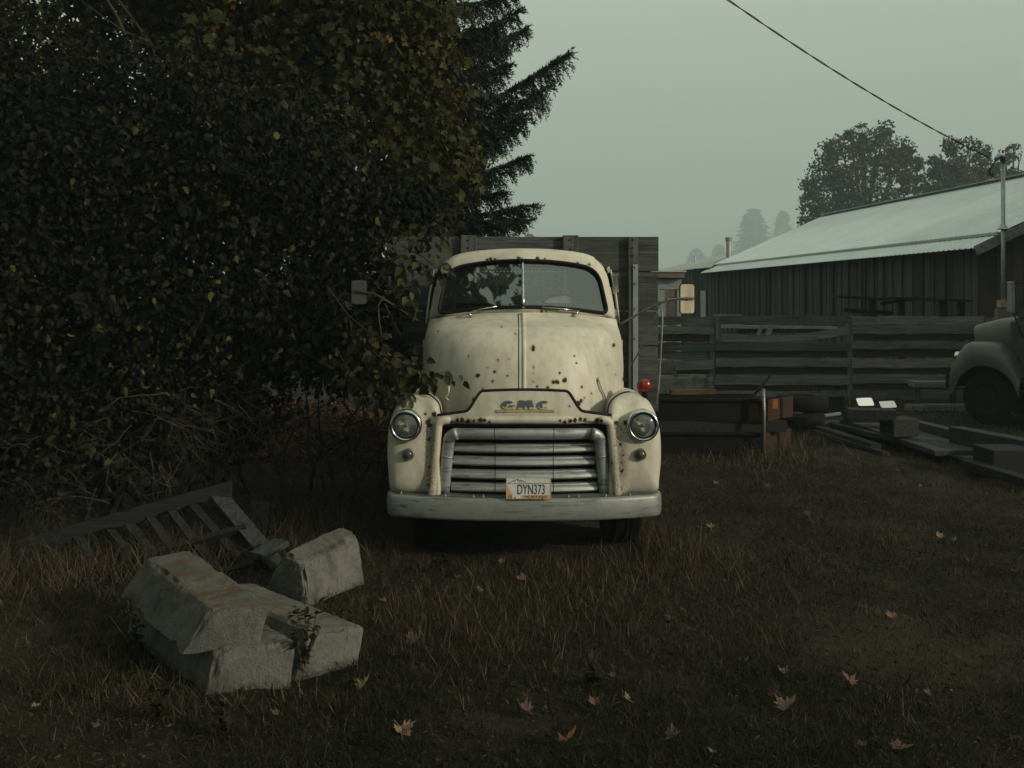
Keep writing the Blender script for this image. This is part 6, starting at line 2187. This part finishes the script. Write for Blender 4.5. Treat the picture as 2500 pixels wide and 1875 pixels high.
g = blades(len(x), x, y, .3, 1.0, .0030 + .0022 * rng.random(len(x)) + .0004 * y, 1.25, rr_, 'dry_straw', 'grass')
# heights differ per tuft: scale each blade about its root
me = g.data; co = np.zeros(len(me.vertices) * 3); me.vertices.foreach_get('co', co); co = co.reshape(-1, 5, 3)
root = (co[:, 0:1, :] + co[:, 1:2, :]) / 2
co = root + (co - root) * np.where(np.arange(5)[None, :, None] < 2, 1.0, hm_[:, None, None])
wd = (co[:, 2, :] + co[:, 3, :]) / 2
me.vertices.foreach_set('co', co.reshape(-1)); me.update()
tag(g, 'taller tufts of dry straw in the yard', 'straw', kind='stuff')
# flat litter: bits of straw, leaf crumbs
n = 48000
x, y = field(n, 4.0, 13, 1.1)
pos = np.stack([x, y, ground_z(x, y) + .006 + .012 * rng.random(n)], -1)
al = np.stack([rng.normal(size=n), rng.normal(size=n), .25 * rng.normal(size=n)], -1)
me = scatter_mesh('ground_litter', pos, al, np.array([0, 0, 1.]) + .4 * rng.normal(size=(n, 3)), .015 + .035 * rng.random(n) ** 2, .003 + .010 * rng.random(n) ** 3, T_OVATE[0], T_OVATE[1], .45 + .5 * rng.random(n))
tag(link('ground_litter', me, 'grass'), 'small bits of straw and leaf crumbs on the soil', 'litter', kind='stuff')

# clods and small stones that break up the bare soil
n = 15000
x, y = field(n, 4.0, 15, 1.2)
T_CLOD = ([(.5, 0, 0), (0, .5, 0), (-.5, .05, 0), (0, -.5, .05), (.05, 0, .42), (0, 0, -.4)], [(0, 1, 4), (1, 2, 4), (2, 3, 4), (3, 0, 4), (1, 0, 5), (2, 1, 5), (3, 2, 5), (0, 3, 5)])
sz = .008 + .035 * rng.random(n) ** 4
me = scatter_mesh('soil_clods', np.stack([x, y, ground_z(x, y) + .002], -1), np.stack([rng.normal(size=n), rng.normal(size=n), .2 * rng.normal(size=n)], -1), np.array([0, 0, 1.]) + .3 * rng.normal(size=(n, 3)), sz * (.8 + .5 * rng.random(n)), sz, T_CLOD[0], T_CLOD[1], .46 + .34 * rng.random(n))
tag(link('soil_clods', me, 'grass'), 'small clods and stones on the bare soil', 'soil', kind='stuff')

# ---- leaf litter under the hedge
n = 5200
q = [G(random.uniform(480, 960), random.uniform(985, 1130)) for i in range(n)]
pos = np.array([[p.x, p.y, 0] for p in q]); pos[:, 2] = ground_z(pos[:, 0], pos[:, 1]) + .01 + .02 * rng.random(n)
me = scatter_mesh('hedge_leaf_litter', pos, np.stack([rng.normal(size=n), rng.normal(size=n), .4 * rng.normal(size=n)], -1), np.array([0, 0, 1.]) + .5 * rng.normal(size=(n, 3)), .05 + .06 * rng.random(n), .05 + .05 * rng.random(n), T_MAPLE[0], T_MAPLE[1])
MAT['litter'] = leafmat('brown_leaf_litter', [(0.0, (0.02, 0.013, 0.008)), (0.6, (0.07, 0.032, 0.016)), (0.9, (0.14, 0.055, 0.022)), (1.0, (0.22, 0.10, 0.04))], .1, .8)
tag(link('hedge_leaf_litter', me, 'litter'), 'brown fallen leaves lying thick under the hedge', 'leaf litter', kind='stuff')

# ---- single fallen maple leaves
def maple_leaf_mesh(seed):
    rs = np.random.default_rng(seed)
    half = [(0, -.02), (.10, .06), (.34, -.06), (.30, .10), (.52, .16), (.40, .26), (.62, .50), (.46, .48), (.40, .58), (.22, .46), (.26, .72), (.15, .70), (0, 1.0)]
    pts = [(x, y) for x, y in half] + [(-x, y) for x, y in half[-2:0:-1]]
    curl = rs.uniform(.7, 2.0); cx_ = rs.uniform(-.3, .3)
    V = [(0, .3, .02)]
    for x, y in pts:
        x += rs.normal() * .02; y += rs.normal() * .02
        V.append((x, y, curl * (abs(x) ** 1.6) * .6 + curl * .35 * (y - .35) ** 2 + cx_ * x * y * .5 + rs.normal() * .015))
    k = len(pts)
    F = [(0, i, i + 1) for i in range(1, k)] + [(0, k, 1)]
    # stalk
    b0 = len(V)
    V += [(-.012, 0, .01), (.012, 0, .01), (.05 + .012, -.42, .08), (.05 - .012, -.42, .08)]
    F.append((b0, b0 + 1, b0 + 2, b0 + 3))
    me = bpy.data.meshes.new('fallen_leaf'); me.from_pydata(V, [], F)
    return me


def leafcol(name, c):
    m, nt, b = new_mat(name)
    n_ = noise_tex(nt, 7, 5, .65)
    cc = ramp(nt, n_, [(0.3, [v * .55 for v in c]), (0.6, c)])
    hs = nd(nt, 'ShaderNodeHueSaturation'); nt.links.new(cc, hs.inputs['Color'])
    nt.links.new(ramp(nt, obj_random(nt), [(0, .65), (1, 1.25)]), hs.inputs['Value'])
    nt.links.new(hs.outputs[0], b.inputs['Base Color']); b.inputs['Roughness'].default_value = .75
    return m


LM = {'o': leafcol('orange_fallen_leaf', (0.115, 0.052, 0.024)), 't': leafcol('tan_fallen_leaf', (0.19, 0.12, 0.068)), 'y': leafcol('yellow_green_fallen_leaf', (0.12, 0.115, 0.045)), 'r': leafcol('red_brown_fallen_leaf', (0.065, 0.027, 0.015))}
LMESH = {}
for c_ in LM:
    LMESH[c_] = []
    for i in range(3):
        me = maple_leaf_mesh(50 + i * 7 + ord(c_)); me.materials.append(LM[c_]); LMESH[c_].append(me)
big = {(1912, 1738): ('t', .135, 'large pale tan maple leaf lying flat in the right foreground grass'), (1380, 1838): ('o', .13, 'large orange brown maple leaf at the bottom edge of the grass'), (1626, 1814): ('t', .10, 'curled tan maple leaf near the bottom edge right of the orange one'),
       (2080, 1672): ('o', .11, 'elongated orange leaf to the right of the large tan leaf'), (975, 1783): ('t', .11, 'curled pale leaf in the foreground below the concrete blocks'), (880, 1695): ('y', .11, 'yellow green leaf standing in the grass beside the blocks'), (993, 1575): ('t', .10, 'upright tan leaf right of the crumbled concrete block'),
       (1075, 1540): ('o', .09, 'brown leaf a little right of the upright tan leaf'), (2178, 1840): ('r', .12, 'dark red brown leaf at the bottom right edge'), (2180, 1515): ('o', .08, 'dull orange leaf in the right grass below the scrap'), (1282, 1428): ('o', .09, 'orange leaf on the grass in front of the bumper'), (2410, 1345): ('o', .12, 'cluster of orange leaf at the right side of the yard'),
       (1905, 1630): ('t', .07, 'small tan leaf just behind the large tan leaf'), (1880, 1675): ('r', .09, 'red brown leaf left behind the large tan leaf'), (1820, 1605): ('t', .06, 'tiny tan leaf half hidden in the middle right grass'), (915, 1495): ('o', .10, 'orange leaf by the upright concrete chunk'), (1735, 1305): ('y', .08, 'yellowish leaf in the straw right of the front tyre'), (1295, 1752): ('r', .10, 'red brown leaf left of the curled tan leaf')}
small = [(1730, 1300), (1675, 1325), (1750, 1320), (1965, 1260), (1980, 1255), (2140, 1245), (2110, 1310), (2120, 1285), (2265, 1310), (2330, 1335), (2290, 1320), (2185, 1385), (2395, 1350), (2440, 1330), (1630, 1555), (1585, 1595), (1600, 1490), (1640, 1510), (1890, 1330), (2060, 1300), (1500, 1660), (1455, 1735), (1540, 1720), (1740, 1845),
         (2320, 1690), (2270, 1705), (1360, 1660), (1120, 1425), (1000, 1395), (940, 1480), (905, 1465), (830, 1510), (870, 1680), (540, 1735), (680, 1760), (80, 1730), (240, 1785), (1370, 1400), (1700, 1250), (1880, 1200), (1770, 1160), (2190, 1150), (2060, 1130), (2130, 1170), (2050, 1125), (1650, 1360), (2480, 1400), (1225, 1375), (1170, 1460), (2100, 1840), (1745, 1190), (2150, 1200), (2000, 1225), (2250, 1180)]


def fall(px, py, col_, size, label, group=None):
    q = G(px, py)
    o = bpy.data.objects.new('fallen_leaf', random.choice(LMESH[col_])); COL.objects.link(o)
    o.location = (q.x, q.y, gz(q.x, q.y) + .014 + random.uniform(0, .018))
    o.rotation_euler = (random.gauss(.30, .35), random.gauss(0, .45), random.uniform(0, 6.28))
    o.scale = (size, size, size)
    tag(o, label, 'leaf', group)


for (px, py), (c_, s_, lb_) in big.items():
    fall(px, py, c_, s_ * .85, lb_)
for i, (px, py) in enumerate(small):
    pass
CW = {'o': 'orange', 't': 'tan', 'r': 'reddish', 'y': 'yellowish'}
ORD = ['leftmost', 'second', 'third', 'fourth', 'fifth', 'sixth', 'seventh', 'eighth', 'ninth', 'tenth', 'eleventh', 'twelfth', 'thirteenth', 'fourteenth', 'fifteenth', 'sixteenth', 'seventeenth', 'eighteenth', 'nineteenth', 'twentieth']


def region(px, py):
    if px < 1000: return 'on the left by the concrete blocks'
    if py < 1230: return 'just in front of the scrap timber'
    if py < 1420: return 'on the far grass right of the bumper' if px > 1620 else 'close in front of the bumper'
    return 'in the nearer foreground grass'


bins = {}
for i, (px, py) in enumerate(small):
    c_ = random.choice('ooootrry'); bins.setdefault((c_, region(px, py)), []).append((px, py))
for (c_, rg_), pts_ in bins.items():
    for i, (px, py) in enumerate(sorted(pts_)):
        lb_ = CW[c_] + ' leaf ' + rg_ if len(pts_) == 1 else (CW[c_] + ' leaf, ' + ORD[i] + (' of those ' if i == 0 else ' from left of those ') + rg_)
        fall(px, py, c_, random.uniform(.038, .065), lb_, 'small fallen leaves on the grass')

# ---- weeds by the blocks
def weed(px, py, h, n, label):
    q = G(px, py)
    t = thing('weed', label, 'weed', (q.x, q.y, gz(q.x, q.y)))
    m = MB(); pos, al = [], []
    for i in range(5):
        d = Vector((random.gauss(0, .3), random.gauss(-.1, .25), 1)).normalized()
        pts = [Vector((0, 0, 0)), d * h * .5, d * h + Vector((random.gauss(0, .03), 0, 0))]
        m.tube(pts, [.004, .003, .0015], 4)
        for j in range(n // 5):
            f = random.uniform(.2, 1)
            p = d * h * f
            pos.append(p); al.append((random.gauss(0, 1), random.gauss(-.3, .8), random.gauss(.2, .4)))
    m.build('stems', 'twig', t)['kind'] = 'stuff'
    k_ = len(pos)
    for p_, a_ in zip(pos, al):
        o = bpy.data.objects.new('leaf', random.choice(WM)); COL.objects.link(o); o.parent = t
        o.location = p_; o.rotation_euler = Vector(a_).to_track_quat('Y', 'Z').to_euler()
        k_ = random.uniform(.7, 1.2); o.scale = (k_, k_, k_)


WM = []
for i in range(3):
    me = scatter_mesh('leaf', np.zeros((1, 3)), np.array([[0, 1., 0]]), np.array([[0, 0, 1.]]), np.array([.052]), np.array([.04]), T_OVATE[0], T_OVATE[1], np.array([.6 + .11 * i])); me.materials.append(MAT['lilac']); WM.append(me)
weed(745, 1655, .42, 70, 'leafy green weed growing in front of the concrete blocks')
weed(340, 1610, .30, 60, 'low dark weed at the left end of the concrete blocks')
weed(1440, 1680, .12, 40, 'small flat weed in the middle foreground grass')
weed(400, 1770, .16, 60, 'greyish weed in the left foreground below the blocks')
weed(560, 1800, .15, 50, 'weed in the foreground straight below the concrete blocks')
weed(1080, 1400, .14, 40, 'small weed in the shade in front of the truck')

# ================================================================== the foggy air
MATH = bpy.data.materials.new('fog'); MATH.use_nodes = True
nt = MATH.node_tree
nt.nodes.remove(nt.nodes['Principled BSDF'])
pv = nd(nt, 'ShaderNodeVolumePrincipled')
pv.inputs['Density'].default_value = 0.0012
pv.inputs['Color'].default_value = (0.70, 0.86, 0.84, 1)
pv.inputs['Anisotropy'].default_value = 0.0
nt.links.new(pv.outputs[0], nt.nodes['Material Output'].inputs['Volume'])
hz = MB().box((-1150, -250, -2), (1150, 1300, 115)).build('haze', MATH)
hz['kind'] = 'stuff'
